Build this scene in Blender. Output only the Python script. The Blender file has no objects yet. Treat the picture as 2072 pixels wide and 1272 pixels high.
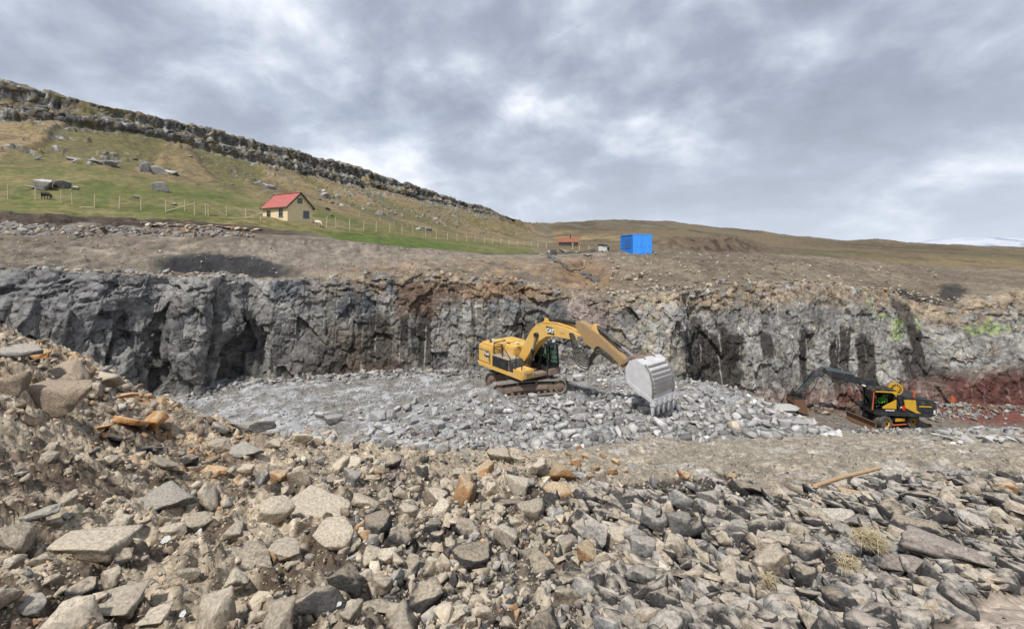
import bpy, bmesh, math, random
import numpy as np
from mathutils import Vector, Matrix, Euler
random.seed(7)
RNG = np.random.default_rng(7)
SC = bpy.context.scene
COL = SC.collection

# ------------------------------------------------------------------ camera, sky, sun, exposure
F, CX, HY, ZC = 870.0, 1036.0, 500.0, 10.0        # focal length in photo pixels, principal column, horizon row, eye height
cam_d = bpy.data.cameras.new('camera'); cam = bpy.data.objects.new('camera', cam_d); COL.objects.link(cam)
cam.location = (0, 0, ZC); cam.rotation_euler = (math.pi/2, 0, 0)
cam_d.sensor_width = 36; cam_d.lens = 36*F/2072
cam_d.shift_y = -(636-HY)/2072
cam_d.clip_start = 0.05; cam_d.clip_end = 30000
SC.camera = cam
SUN_DIR = Vector((-0.27, -0.47, 0.84)).normalized()      # towards the sun
world = bpy.data.worlds.new('World'); SC.world = world; world.use_nodes = True
def build_world():
    nt = world.node_tree; N = nt.nodes; L = nt.links; N.clear()
    out = N.new('ShaderNodeOutputWorld'); bg = N.new('ShaderNodeBackground'); L.new(bg.outputs[0], out.inputs[0])
    sky = N.new('ShaderNodeTexSky'); sky.sky_type = 'NISHITA'; sky.sun_disc = False
    sky.sun_elevation = math.asin(SUN_DIR.z); sky.sun_rotation = math.atan2(SUN_DIR.x, SUN_DIR.y)
    tc = N.new('ShaderNodeTexCoord'); sep = N.new('ShaderNodeSeparateXYZ'); L.new(tc.outputs['Generated'], sep.inputs[0])
    def m(op, a, b=None, clamp=False):
        n = N.new('ShaderNodeMath'); n.operation = op; n.use_clamp = clamp
        for i, v in enumerate((a, b)):
            if v is None: continue
            if isinstance(v, (int, float)): n.inputs[i].default_value = v
            else: L.new(v, n.inputs[i])
        return n.outputs[0]
    zc = m('MAXIMUM', sep.outputs[2], 0.0)
    zz = m('ADD', zc, 0.42)
    px = m('DIVIDE', sep.outputs[0], zz); py = m('DIVIDE', sep.outputs[1], zz)
    cmb = N.new('ShaderNodeCombineXYZ'); L.new(px, cmb.inputs[0]); L.new(py, cmb.inputs[1])
    def noise(scale, detail, rough, dist, off):
        mp = N.new('ShaderNodeMapping'); L.new(cmb.outputs[0], mp.inputs[0]); mp.inputs['Location'].default_value = off
        mp.inputs['Rotation'].default_value = (0, 0, 0.3); mp.inputs['Scale'].default_value = (1.0, 1.0, 1)
        n = N.new('ShaderNodeTexNoise'); n.inputs['Scale'].default_value = scale; n.inputs['Detail'].default_value = detail
        n.inputs['Roughness'].default_value = rough; n.inputs['Distortion'].default_value = dist
        L.new(mp.outputs[0], n.inputs['Vector']); return n.outputs['Fac']
    def ramp(fac, stops):
        r = N.new('ShaderNodeValToRGB'); L.new(fac, r.inputs[0]); e = r.color_ramp.elements
        while len(e) > 1: e.remove(e[-1])
        e[0].position = stops[0][0]; e[0].color = (*stops[0][1], 1)
        for p, c in stops[1:]:
            k = e.new(p); k.color = (*c, 1)
        return r.outputs[0]
    def mix(f, a, b):
        x = N.new('ShaderNodeMix'); x.data_type = 'RGBA'; L.new(f, x.inputs[0]); L.new(a, x.inputs[6]); L.new(b, x.inputs[7]); return x.outputs[2]
    big = noise(1.25, 4.0, 0.5, 0.1, (3.7, 1.2, 0.4)); fine = noise(4.2, 11.0, 0.58, 0.15, (8.1, 2.4, 1.7))
    f = m('ADD', m('MULTIPLY', big, 0.66), m('MULTIPLY', fine, 0.34))
    cloud = ramp(f, [(0.36, (0.235, 0.262, 0.33)), (0.43, (0.285, 0.32, 0.398)), (0.485, (0.375, 0.418, 0.50)),
                     (0.53, (0.52, 0.56, 0.635)), (0.585, (0.76, 0.79, 0.835))])
    skb = N.new('ShaderNodeMix'); skb.data_type = 'RGBA'; skb.blend_type = 'MULTIPLY'; skb.inputs[0].default_value = 1
    L.new(sky.outputs[0], skb.inputs[6]); skb.inputs[7].default_value = (0.10, 0.10, 0.10, 1)
    gapn = noise(0.9, 6.0, 0.55, 0.3, (1.3, 7.7, 0.2))
    gap = ramp(gapn, [(0.62, (0, 0, 0)), (0.76, (0.35, 0.35, 0.35))])
    col = mix(gap, cloud, skb.outputs[2])
    # pale haze towards the horizon
    hz = ramp(zc, [(0.0, (0.8, 0.8, 0.8)), (0.10, (0.42, 0.42, 0.42)), (0.3, (0.0, 0.0, 0.0))])
    pale = N.new('ShaderNodeRGB'); pale.outputs[0].default_value = (0.52, 0.565, 0.64, 1)
    col = mix(hz, col, pale.outputs[0])
    L.new(col, bg.inputs[0]); bg.inputs[1].default_value = 1.0
build_world()
sun_d = bpy.data.lights.new('sun', 'SUN'); sun = bpy.data.objects.new('sun', sun_d); COL.objects.link(sun)
sun_d.energy = 3.2; sun_d.angle = math.radians(4.0); sun_d.color = (1.0, 0.955, 0.89)
sun.rotation_euler = SUN_DIR.to_track_quat('Z', 'Y').to_euler()
vs = SC.view_settings; vs.view_transform = 'Standard'; vs.look = 'None'; vs.exposure = 0.50; vs.gamma = 1.0; vs.use_curve_mapping = False
SC.cycles.max_bounces = 5; SC.cycles.diffuse_bounces = 3; SC.cycles.use_denoising = True

# ------------------------------------------------------------------ helpers
def W(px, py, Y):                                  # photo pixel at depth Y -> place in the world
    return Vector(((px-CX)/F*Y, Y, ZC-(py-HY)/F*Y))
def tag(o, label=None, cat=None, group=None, kind=None):
    if label: o['label'] = label
    if cat: o['category'] = cat
    if group: o['group'] = group
    if kind: o['kind'] = kind
    return o
def empty(name, loc=(0, 0, 0), rz=0.0):
    o = bpy.data.objects.new(name, None); COL.objects.link(o); o.location = loc; o.rotation_euler = (0, 0, rz); o.empty_display_size = 0.2
    return o
def link(name, me, mat=None, parent=None):
    o = bpy.data.objects.new(name, me); COL.objects.link(o)
    if mat is not None and not me.materials: me.materials.append(mat)
    if parent is not None: o.parent = parent
    return o
def arr_mesh(name, V, Fc, col=None, smooth=False):
    """V (n,3); Fc (m,3) or (m,4); col (n,3) -> mesh with point colour 'Col'"""
    me = bpy.data.meshes.new(name); V = np.asarray(V, np.float32); Fc = np.asarray(Fc, np.int32); k = Fc.shape[1]
    me.vertices.add(len(V)); me.vertices.foreach_set('co', V.ravel())
    me.loops.add(Fc.size); me.loops.foreach_set('vertex_index', Fc.ravel())
    me.polygons.add(len(Fc)); me.polygons.foreach_set('loop_start', np.arange(0, Fc.size, k, dtype=np.int32))
    if smooth: me.polygons.foreach_set('use_smooth', np.ones(len(Fc), bool))
    me.update(calc_edges=True)
    if col is not None:
        a = me.color_attributes.new('Col', 'FLOAT_COLOR', 'POINT')
        c = np.ones((len(V), 4), np.float32); c[:, :3] = col; a.data.foreach_set('color', c.ravel())
    return me
def grid_faces(nr, nc):
    i = np.arange(nr*nc).reshape(nr, nc)
    return np.stack([i[:-1, :-1], i[:-1, 1:], i[1:, 1:], i[1:, :-1]], -1).reshape(-1, 4)
# numpy noise
def _hash(ix, iy, iz, s):
    n = (ix.astype(np.int64)*374761393 + iy.astype(np.int64)*668265263 + iz.astype(np.int64)*1440662683 + s*974711) & 0xffffffff
    n = ((n ^ (n >> 13))*1274126177) & 0xffffffff
    n = ((n ^ (n >> 15))*2246822519) & 0xffffffff
    return ((n ^ (n >> 16)) & 0xffffff)/float(0xffffff)
def vnoise(x, y, z=None, seed=0):
    x = np.asarray(x, float); y = np.asarray(y, float)
    fx = np.floor(x); fy = np.floor(y); tx = x-fx; ty = y-fy
    tx = tx*tx*tx*(tx*(tx*6-15)+10); ty = ty*ty*ty*(ty*(ty*6-15)+10)
    if z is None:
        o = np.zeros_like(fx)
        a = _hash(fx, fy, o, seed); b = _hash(fx+1, fy, o, seed); c = _hash(fx, fy+1, o, seed); d = _hash(fx+1, fy+1, o, seed)
        return (a+(b-a)*tx)*(1-ty)+(c+(d-c)*tx)*ty
    z = np.asarray(z, float)+0*x; fz = np.floor(z); tz = z-fz; tz = tz*tz*tz*(tz*(tz*6-15)+10)
    r = 0
    for k, wz in ((0, 1-tz), (1, tz)):
        a = _hash(fx, fy, fz+k, seed); b = _hash(fx+1, fy, fz+k, seed); c = _hash(fx, fy+1, fz+k, seed); d = _hash(fx+1, fy+1, fz+k, seed)
        r = r+((a+(b-a)*tx)*(1-ty)+(c+(d-c)*tx)*ty)*wz
    return r
def fbm(x, y, z=None, oct=4, seed=0, gain=0.5, lac=2.03):
    r = 0; a = 1; t = 0
    for i in range(oct):
        r = r+a*vnoise(x, y, z, seed+i*17); t += a; a *= gain
        x = x*lac+3.1; y = y*lac+1.7
        if z is not None: z = z*lac+2.3
    return r/t                                                        # 0..1, mean about 0.5
def voro(x, y, seed=0, jit=0.9, box=False):
    """nearest cell: F1, F2, dx, dy to its centre, three random numbers of the cell"""
    fx = np.floor(x); fy = np.floor(y); o = np.zeros_like(fx)
    f1 = np.full(x.shape, 9.0); f2 = np.full(x.shape, 9.0); bx = np.zeros_like(x); by = np.zeros_like(x); cx = np.zeros_like(x); cy = np.zeros_like(x)
    for i in (-1, 0, 1):
        for j in (-1, 0, 1):
            gx = fx+i; gy = fy+j
            dx = gx+0.5+jit*(_hash(gx, gy, o, seed)-0.5)-x; dy = gy+0.5+jit*(_hash(gx, gy, o, seed+5)-0.5)-y
            d = np.maximum(np.abs(dx), np.abs(dy)) if box else np.sqrt(dx*dx+dy*dy); c = d < f1
            f2 = np.where(c, f1, np.minimum(f2, d)); f1 = np.where(c, d, f1)
            bx = np.where(c, dx, bx); by = np.where(c, dy, by); cx = np.where(c, gx, cx); cy = np.where(c, gy, cy)
    return f1, f2, bx, by, _hash(cx, cy, o, seed+11), _hash(cx, cy, o, seed+12), _hash(cx, cy, o, seed+13)
def sst(a, b, x):
    t = np.clip((x-a)/(b-a), 0, 1); return t*t*(3-2*t)
def blob(x, y, cx, cy, rx, ry, soft=0.35):
    d = np.sqrt(((x-cx)/rx)**2+((y-cy)/ry)**2); return 1-sst(1-soft, 1+soft, d)
def lerp3(c, col, f):                              # mix colour array (n,3) towards col by f
    return c+(np.asarray(col, float)-c)*f[..., None]

# ------------------------------------------------------------------ materials
def node_mat(name):
    m = bpy.data.materials.new(name); m.use_nodes = True; nt = m.node_tree; b = nt.nodes['Principled BSDF']
    return m, nt.nodes, nt.links, b
def mnoise(N, L, vec, scale, detail=6, rough=0.6, dist=0.0):
    n = N.new('ShaderNodeTexNoise'); n.inputs['Scale'].default_value = scale; n.inputs['Detail'].default_value = detail
    n.inputs['Roughness'].default_value = rough; n.inputs['Distortion'].default_value = dist
    if vec is not None: L.new(vec, n.inputs['Vector'])
    return n.outputs['Fac']
def mramp(N, L, fac, stops):
    r = N.new('ShaderNodeValToRGB'); L.new(fac, r.inputs[0]); e = r.color_ramp.elements
    while len(e) > 1: e.remove(e[-1])
    def c4(c): return (c, c, c, 1) if isinstance(c, (int, float)) else (*c, 1)
    e[0].position = stops[0][0]; e[0].color = c4(stops[0][1])
    for p, c in stops[1:]:
        k = e.new(p); k.color = c4(c)
    return r.outputs[0]
def mmix(N, L, f, a, b, blend='MIX'):
    x = N.new('ShaderNodeMix'); x.data_type = 'RGBA'; x.blend_type = blend
    for i, v in ((0, f), (6, a), (7, b)):
        if isinstance(v, (int, float)): x.inputs[i].default_value = v
        elif isinstance(v, tuple): x.inputs[i].default_value = (*v, 1)
        else: L.new(v, x.inputs[i])
    return x.outputs[2]
def bump(N, L, h, strength, dist, prev=None):
    b = N.new('ShaderNodeBump'); b.inputs['Strength'].default_value = strength; b.inputs['Distance'].default_value = dist; L.new(h, b.inputs['Height'])
    if prev is not None: L.new(prev, b.inputs['Normal'])
    return b.outputs[0]
def mat_earth(name, s1, s2, contrast=0.5, bumpd=0.03, cells=None, dust=None, cracks=None, bs=.7, dlow=0.0):
    """surface coloured by its own Col attribute, broken up by two noises"""
    m, N, L, b = node_mat(name); at = N.new('ShaderNodeAttribute'); at.attribute_name = 'Col'
    tc = N.new('ShaderNodeTexCoord'); v = tc.outputs['Object']
    n1 = mnoise(N, L, v, s1, 9, 0.65); n2 = mnoise(N, L, v, s2, 6, 0.7)
    k = mramp(N, L, n1, [(0.28, 1-contrast), (0.5, 1.0), (0.72, 1+contrast)])
    k2 = mramp(N, L, n2, [(0.3, 1-contrast*0.7), (0.5, 1.0), (0.7, 1+contrast*0.7)])
    c = mmix(N, L, 1.0, at.outputs['Color'], k, 'MULTIPLY'); c = mmix(N, L, 1.0, c, k2, 'MULTIPLY')
    nrm = bump(N, L, n1, bs, bumpd); nrm = bump(N, L, n2, bs*.85, bumpd*0.4, nrm)
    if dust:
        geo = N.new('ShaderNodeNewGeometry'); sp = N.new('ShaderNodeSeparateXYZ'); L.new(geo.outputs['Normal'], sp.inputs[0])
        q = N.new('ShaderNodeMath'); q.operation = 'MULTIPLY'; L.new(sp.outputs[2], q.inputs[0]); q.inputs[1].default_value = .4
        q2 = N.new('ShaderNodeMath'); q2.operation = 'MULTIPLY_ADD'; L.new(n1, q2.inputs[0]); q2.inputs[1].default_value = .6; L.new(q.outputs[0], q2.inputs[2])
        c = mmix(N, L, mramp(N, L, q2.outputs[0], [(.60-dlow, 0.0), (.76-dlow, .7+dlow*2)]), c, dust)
    for cs, cst, lw, amt in (cracks or ()):
        mp = N.new('ShaderNodeMapping'); mp.inputs['Scale'].default_value = cst; L.new(v, mp.inputs[0])
        wn = N.new('ShaderNodeTexNoise'); wn.inputs['Scale'].default_value = cs*1.3; wn.inputs['Detail'].default_value = 5; L.new(mp.outputs[0], wn.inputs['Vector'])
        ad = N.new('ShaderNodeMix'); ad.data_type = 'RGBA'; ad.blend_type = 'LINEAR_LIGHT'; ad.inputs[0].default_value = .22/cs; L.new(mp.outputs[0], ad.inputs[6]); L.new(wn.outputs['Color'], ad.inputs[7])
        vo = N.new('ShaderNodeTexVoronoi'); vo.feature = 'DISTANCE_TO_EDGE'; vo.inputs['Scale'].default_value = cs; L.new(ad.outputs[2], vo.inputs['Vector'])
        line = mramp(N, L, vo.outputs['Distance'], [(0.0, 0.0), (lw, 1.0)])
        msk = mramp(N, L, n1, [(.40, 0.0), (.52, 1.0)]); lc = mmix(N, L, msk, line, (1.0, 1.0, 1.0))
        c = mmix(N, L, 1.0, c, mramp(N, L, lc, [(0.0, 1-amt), (1.0, 1.0)]), 'MULTIPLY'); nrm = bump(N, L, lc, .9, bumpd, nrm)
        vc = N.new('ShaderNodeTexVoronoi'); vc.inputs['Scale'].default_value = cs; L.new(ad.outputs[2], vc.inputs['Vector']); sc_ = N.new('ShaderNodeSeparateColor'); L.new(vc.outputs['Color'], sc_.inputs[0])
        c = mmix(N, L, 1.0, c, mramp(N, L, sc_.outputs[0], [(0.0, .80), (1.0, 1.22)]), 'MULTIPLY')
    if cells:
        vo = N.new('ShaderNodeTexVoronoi'); vo.inputs['Scale'].default_value = cells; L.new(v, vo.inputs['Vector'])
        bw = N.new('ShaderNodeSeparateColor'); L.new(vo.outputs['Color'], bw.inputs[0])
        kk = mramp(N, L, bw.outputs[0], [(0.0, 0.78), (0.6, 1.0), (1.0, 1.35)]); c = mmix(N, L, 1.0, c, kk, 'MULTIPLY')
        inv = N.new('ShaderNodeMath'); inv.operation = 'SUBTRACT'; inv.inputs[0].default_value = 1; L.new(vo.outputs['Distance'], inv.inputs[1])
        nrm = bump(N, L, inv.outputs[0], 0.5, bumpd, nrm)
    L.new(c, b.inputs['Base Color']); L.new(nrm, b.inputs['Normal']); b.inputs['Roughness'].default_value = 0.93; b.inputs['Specular IOR Level'].default_value = 0.2
    return m
# ------------------------------------------------------------------ quarry ground: one height field, rows by depth
def zz(py, Y): return ZC-(py-HY)/F*Y
PL = lambda Y: 8.76-0.38*Y
def plane(*Ys): return [(y, PL(y)) for y in Ys]
GC = [
 (-1500, [(1.2, 7.9), (2.45, 8.0), (6, 8.6), (10, 9.4), (12, 8.6), (16, 5), (18, 3), (30, 3), (45, 3)]),
 (-700, [(1.2, 7.9), (2.45, 7.9), (6, 8.3), (10, 8.9), (12, 8.0), (16, 4), (18, 2), (30, 2), (45, 2)]),
 (0,   [(1.2, 7.8), (2.45, 7.78), (3.65, 7.9), (5, 8.0), (6.5, 8.0), (7.6, 8.0), (8.6, 8.22), (9.8, 8.28), (11.5, 7), (15, 2.5), (17, 1.0), (30, .9), (45, .9)]),
 (200, [(1.2, 7.9), (2.45, 7.78), (4, 7.55), (6, 7.25), (7.6, 6.95), (9, 7.15), (10, 7.18), (12, 5.5), (15, 2.3), (17, 1.0), (30, .9), (45, .9)]),
 (430, [(1.2, 8.1), (2.45, 7.7), (4, 7.15), (6, 6.55), (8, 6.0), (10.5, 5.78), (12.5, 4.2), (15, 2.2), (17, 1.1), (30, .8), (45, .8)]),
 (700, [(1.2, 8.2), (2.45, 7.72), (4, 7.15), (6.6, 6.3), (9, 5.4), (11.5, 4.7), (13.5, 3.2), (16, 1.9), (19, 1.35), (30, .8), (45, .8)]),
 (1000, [(1.2, 8.2), (2.45, 7.75), (4, 7.2), (7, 6.1), (10, 4.95), (12.5, 4.0), (14.5, 2.75), (17, 1.95), (20, 1.6), (24, 1.1), (27, .75), (31, .75), (45, .75)]),
 (1300, plane(1.2, 2.45, 6, 12, 16.5)+[(18, 2.1), (20, 2.0), (23, 1.5), (27, 1.0), (31, 1.2), (45, 1.2)]),
 (1450, plane(1.2, 2.45, 6, 12, 16.5)+[(18, 2.1), (20, 2.1), (24, 1.85), (27, 1.35), (29, 0.3), (32, -1.6), (36, -2.6), (45, -2.6)]),
 (1520, plane(1.2, 2.45, 6, 12, 16.8)+[(18, 2.05), (20, 2.1), (23, 1.8), (25.5, 1.2), (28, -.6), (31, -2.6), (37, -3.2), (45, -3.2)]),
 (1610, plane(1.2, 2.45, 6, 12, 17.6)+[(19, 1.75), (20.5, 1.7), (22.5, 1.3), (24.5, -.2), (27.5, -2.3), (31, -3.2), (38, -3.3), (45, -3.3)]),
 (1690, plane(1.2, 2.45, 6, 12, 18.5)+[(20, 1.25), (21, .95), (23, -.2), (26, -1.7), (30, -3.0), (38, -3.4), (45, -3.4)]),
 (1800, plane(1.2, 2.45, 6, 12, 20, 27)+[(30, -2.7), (33, -3.6), (40, -3.7), (45, -3.7)]),
 (2072, plane(1.2, 2.45, 6, 12, 20, 27)+[(30, -2.8), (33, -3.6), (37, -3.6), (42, -3.5), (45, -3.5)]),
 (2770, plane(1.2, 2.45, 6, 12, 20, 27)+[(30, -2.8), (33, -3.5), (37, -3.4), (42, -3.3), (45, -3.3)]),
 (3600, plane(1.2, 2.45, 6, 12, 20, 27)+[(30, -2.8), (33, -3.5), (37, -3.4), (42, -3.3), (45, -3.3)])]
gu = np.concatenate([np.linspace(-1500, -20, 90, endpoint=False), np.linspace(-20, 2092, 660, endpoint=False), np.linspace(2092, 3600, 91)])
gy = np.exp(np.linspace(math.log(1.2), math.log(45), 390))
tab = np.array([np.interp(gy, [p[0] for p in c], [p[1] for p in c]) for _, c in GC])             # (cols, rows)
G = np.array([np.interp(gu, [c[0] for c in GC], tab[:, r]) for r in range(len(gy))])            # rows x cols
def blur(a, n, ax):
    k = np.ones(n)/n
    def f(v):
        p = np.pad(v, n//2, mode='edge'); return np.convolve(p, k, 'valid')[:len(v)]
    return np.apply_along_axis(f, ax, a)
G = blur(blur(G, 7, 0), 25, 1)
GX = (gu[None, :]-CX)/F*gy[:, None]; GY = np.repeat(gy[:, None], len(gu), 1); GU = np.repeat(gu[None, :], len(gy), 0)
EXC = Vector((0.75, 28.3, 0.7))
# zones: near rubble slope (1) against blasted floor (0)
crest = np.interp(gu, [-1500, 0, 200, 430, 700, 1000, 1150, 1300, 1450, 1610, 1690, 1760, 3600], [13, 12, 12.5, 12.8, 13.5, 14.0, 15.8, 17, 17.3, 18.4, 19.4, 45, 45])
FLOOR = sst(-0.8, 0.8, GY-crest[None, :]+3.0*(fbm(GX*.5, GY*.5, oct=3, seed=3)-.5))
PIT = sst(1.0, -1.2, G)*sst(8, 12, GX)*FLOOR+ (1-FLOOR)*sst(1.2, -1.0, G)
PIT = np.clip(PIT, 0, 1)
# mounds on the floor
G += 0.8*np.exp(-(((GX+1.6)/1.5)**2+((GY-24.8)/1.1)**2))+0.7*np.exp(-(((GX-1.5)/2.4)**2+((GY-21.8)/1.3)**2))+.5*np.exp(-(((GX-6.5)/1.6)**2+((GY-23.5)/1.5)**2))
G += 0.5*np.exp(-(((GX-10.5)/2.0)**2+((GY-25.0)/2.2)**2))
pad = np.exp(-(((GX-EXC.x)/3.4)**2+((GY-EXC.y)/2.4)**2)**3); G += (EXC.z-G)*pad
WHL = Vector((28.9, 33.2, -3.62))
pad2 = np.exp(-(((GX-WHL.x)/3.6)**2+((GY-WHL.y)/2.6)**2)**3); G += (WHL.z-G)*pad2
# left berm: big rounded lumps and hollows
leftm = sst(520, 250, GU)*sst(4.5, 6.5, GY)*(1-FLOOR)
G += leftm*0.55*(fbm(GX*.75, GY*.75, oct=2, seed=21)-.5)
# roughness
soft = (1-pad*.7)*(1-pad2*.8)
near = (1-FLOOR)*(1-PIT)
rough = 0.34*(fbm(GX*.9, GY*.9, oct=4, seed=5)-.5)*near*sst(1.5, 3.5, GY)+0.24*(fbm(GX*3.2, GY*3.2, oct=3, seed=6)-.5)*near
lum = fbm(GX*8, GY*8, oct=2, seed=8)
rough += near*0.13*(np.abs(lum-.5)*2)
clod_w = near*sst(1150, 800, GU)*sst(1.8, 2.6, GY)
for cs, amp, sd in ((3.6, .09, 171), (8.5, .04, 172)):
    q1 = voro(GX*cs+.4*fbm(GX*cs, GY*cs, oct=2, seed=sd+5), GY*cs, sd); rough += clod_w*amp*(q1[4] > .35)*q1[5]*(1-np.clip(q1[0]*1.9, 0, 1)**2)
rough += FLOOR*soft*(0.45*(fbm(GX*.5, GY*.5, oct=3, seed=9)-.5)+0.22*(fbm(GX*2.1, GY*2.1, oct=3, seed=10)-.5))
bench = sst(1100, 1220, GU)*sst(6.8, 8.2, GY)*near
sandy = sst(-15, 45, HY+(ZC-G)/GY*F-(1285-(GU-1860)*.48)+50*(fbm(GX*2, GY*2, oct=3, seed=64)-.5))*sst(1850, 1900, GU)*sst(14, 9, GY)
GZ = G+rough*(1-.35*bench)*(1-.8*sandy)+bench*0.38*(fbm(GX*.7+GY*.3, GY*1.5-GX*.4, oct=4, seed=61)-.5)
# ground colours
n1 = fbm(GX*.7, GY*.7, oct=4, seed=31); n2 = fbm(GX*3, GY*3, oct=4, seed=32); n3 = fbm(GX*1.7, GY*1.7, oct=3, seed=33)
gc = np.zeros(GX.shape+(3,)); gc[:] = (0.31, 0.26, 0.195)
gc = lerp3(gc, (0.40, 0.335, 0.25), sst(.42, .6, n1))                                            # dry crumbs
gc = lerp3(gc, (0.085, 0.062, 0.045), 0.9*sst(.50, .58, n2)*sst(11, 7, GY))                         # damp brown soil
gc = lerp3(gc, (0.40, 0.24, 0.11), 0.55*sst(.55, .68, n3)*sst(620, 300, GU)*sst(5, 7, GY))          # rusty earth on the berm
gc = lerp3(gc, (0.25, 0.218, 0.172), bench*0.9)
gc = lerp3(gc, (0.34, 0.30, 0.235), bench*sst(.48, .62, n2)*0.8)
stl = np.interp(gu, [1000, 1100, 1200, 1300, 1500, 1700, 1900, 2072], [920, 935, 960, 985, 968, 985, 955, 962])[None]; SPY = HY+(ZC-G)/GY*F+60*(fbm(GX*1.1, GY*1.1, oct=3, seed=63)-.5)
rs = sst(1150, 1400, GU)*sst(-8, 14, SPY-stl)
gc = lerp3(gc, (0.05, 0.045, 0.042), rs*0.9); gc = lerp3(gc, (0.07, 0.058, 0.048), .8*sst(620, 800, GU)*sst(1300, 1150, GU)*sst(8, 6, GY)*sst(.4, .55, n3))
gc = lerp3(gc, (0.40, 0.335, 0.275), sandy)            # pale sandy corner
gc = lerp3(gc, (0.255, 0.255, 0.255), FLOOR*(1-PIT))
gc = lerp3(gc, (0.365, 0.368, 0.375), FLOOR*(1-PIT)*sst(.38, .58, n1)*sst(0, -4, GX))
gc = lerp3(gc, (0.165, 0.152, 0.135), FLOOR*(1-PIT)*sst(.46, .58, n3)*0.85)
gc = lerp3(gc, (0.16, 0.145, 0.125), PIT*.9)
gc = lerp3(gc, (0.10, 0.075, 0.066), np.clip(PIT+FLOOR*.3, 0, 1)*blob(GX, GY, 19.5, 28.5, 5.0, 4.6, .4))                        # dark damp earth
gc = lerp3(gc, (0.135, 0.055, 0.045), PIT*sst(34, 36, GY+1.5*(n3-.5))*0.9)                            # red clay at the wall foot
gc = lerp3(gc, (0.15, 0.06, 0.05), PIT*sst(31, 34, GY+2*(n2-.5))*sst(33, 37, GX))
gc = lerp3(gc, (0.42, 0.40, 0.37), bench*sst(.6, .7, n3)*0.55)
gc = lerp3(gc, (0.6, 0.59, 0.57), np.clip(blob(GX, GY, 16.7, 16.6, .5, 1.4, .6)*sst(.4, .6, n2), 0, 1))   # chalky streak
gc *= (0.82+0.36*fbm(GX*6, GY*6, oct=3, seed=34))[..., None]
M_GROUND = mat_earth('quarry_earth', 3.5, 26, 0.42, 0.03, cells=17)
GV = np.stack([GX, GY, GZ], -1)
nr, nc = GX.shape
# apron behind the photographer
ax, ay = np.meshgrid(np.linspace(-30, 30, 60), np.linspace(-14, 1.22, 24))
az = np.interp(np.clip(CX+F*ax/1.2, -1500, 3600), gu, GZ[0])-0.02+0.12*(fbm(ax, ay, oct=3, seed=41)-.5)*sst(1.1, -1, ay)
ac = np.zeros(ax.shape+(3,)); ac[:] = (.22, .175, .125)
V = np.concatenate([GV.reshape(-1, 3), np.stack([ax, ay, az], -1).reshape(-1, 3)])
FF = np.concatenate([grid_faces(nr, nc), grid_faces(*ax.shape)+nr*nc])
ground = link('ground', arr_mesh('ground', V, FF, np.concatenate([gc.reshape(-1, 3), ac.reshape(-1, 3)]), True), M_GROUND)
tag(ground, kind='structure')
LGY = np.log(gy)
def gz_at(X, Y):                                    # ground height at a place (arrays)
    X = np.asarray(X, float); Y = np.asarray(Y, float)
    u = np.interp(CX+F*X/Y, gu, np.arange(nc)); r = np.interp(np.log(Y), LGY, np.arange(nr))
    u0 = np.clip(u.astype(int), 0, nc-2); r0 = np.clip(r.astype(int), 0, nr-2); fu = u-u0; fr = r-r0
    return (GZ[r0, u0]*(1-fu)+GZ[r0, u0+1]*fu)*(1-fr)+(GZ[r0+1, u0]*(1-fu)+GZ[r0+1, u0+1]*fu)*fr
def ground_hit(px, py):                             # where the sight line through a pixel meets the ground
    c = int(round(np.interp(px, gu, np.arange(nc)))); ys = HY+(ZC-GZ[:, c])/gy*F
    k = np.where(ys <= py)[0]; k = k[0] if len(k) else nr-1
    Y = gy[k]; return Vector(((px-CX)/F*Y, Y, float(GZ[k, c])))

# ------------------------------------------------------------------ rock face of the quarry
CB = np.array([(-1100, 14), (-600, 17.5), (-200, 20.5), (0, 22), (130, 23.6), (240, 25.2), (300, 26.6), (350, 26.2), (400, 26.6), (440, 28.2), (480, 29.6), (510, 30.0), (535, 29.3), (620, 30.6), (750, 31.5), (900, 31.7),
  (1000, 31.6), (1150, 32.2), (1180, 31.8), (1250, 31.8), (1370, 31.2), (1392, 31.6), (1402, 34.2), (1430, 35.0), (1500, 35.5), (1600, 36), (1750, 37), (1880, 37.5), (1960, 37), (2072, 36.6), (2400, 36), (2900, 35), (3600, 33)], float)
CT_px = [-1100, -600, -200, 0, 200, 400, 500, 600, 700, 780, 850, 920, 1000, 1080, 1160, 1260, 1390, 1470, 1560, 1700, 1790, 1860, 1930, 1990, 2072, 2400, 3600]
CT_py = [540, 546, 550, 549, 552, 558, 564, 570, 566, 556, 548, 556, 566, 576, 588, 594, 590, 576, 572, 578, 590, 612, 622, 596, 592, 598, 610]
CT_sb = [4, 4, 3.5, 3.2, 2.6, 2.0, 1.9, 1.6, 1.5, 1.5, 1.5, 1.6, 1.8, 2.0, 2.2, 2.2, 2.2, 2.0, 2.0, 2.4, 2.8, 3.4, 3.6, 3.2, 2.8, 2.6, 2.6]
cu_f = np.linspace(-1100, 3600, 6000); cy_f = np.interp(cu_f, CB[:, 0], CB[:, 1]); cy_f = np.convolve(np.pad(cy_f, 8, mode='edge'), np.ones(17)/17, 'valid')
cx_f = (cu_f-CX)/F*cy_f; s_f = np.concatenate([[0], np.cumsum(np.hypot(np.diff(cx_f), np.diff(cy_f)))])
s_in = np.interp([-60, 2130], cu_f, s_f)
S = np.concatenate([np.linspace(0, s_in[0], 120, endpoint=False), np.linspace(*s_in, 1500, endpoint=False), np.linspace(s_in[1], s_f[-1], 120)])
CU = np.interp(S, s_f, cu_f); BX = np.interp(S, s_f, cx_f); BY = np.interp(S, s_f, cy_f)
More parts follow.
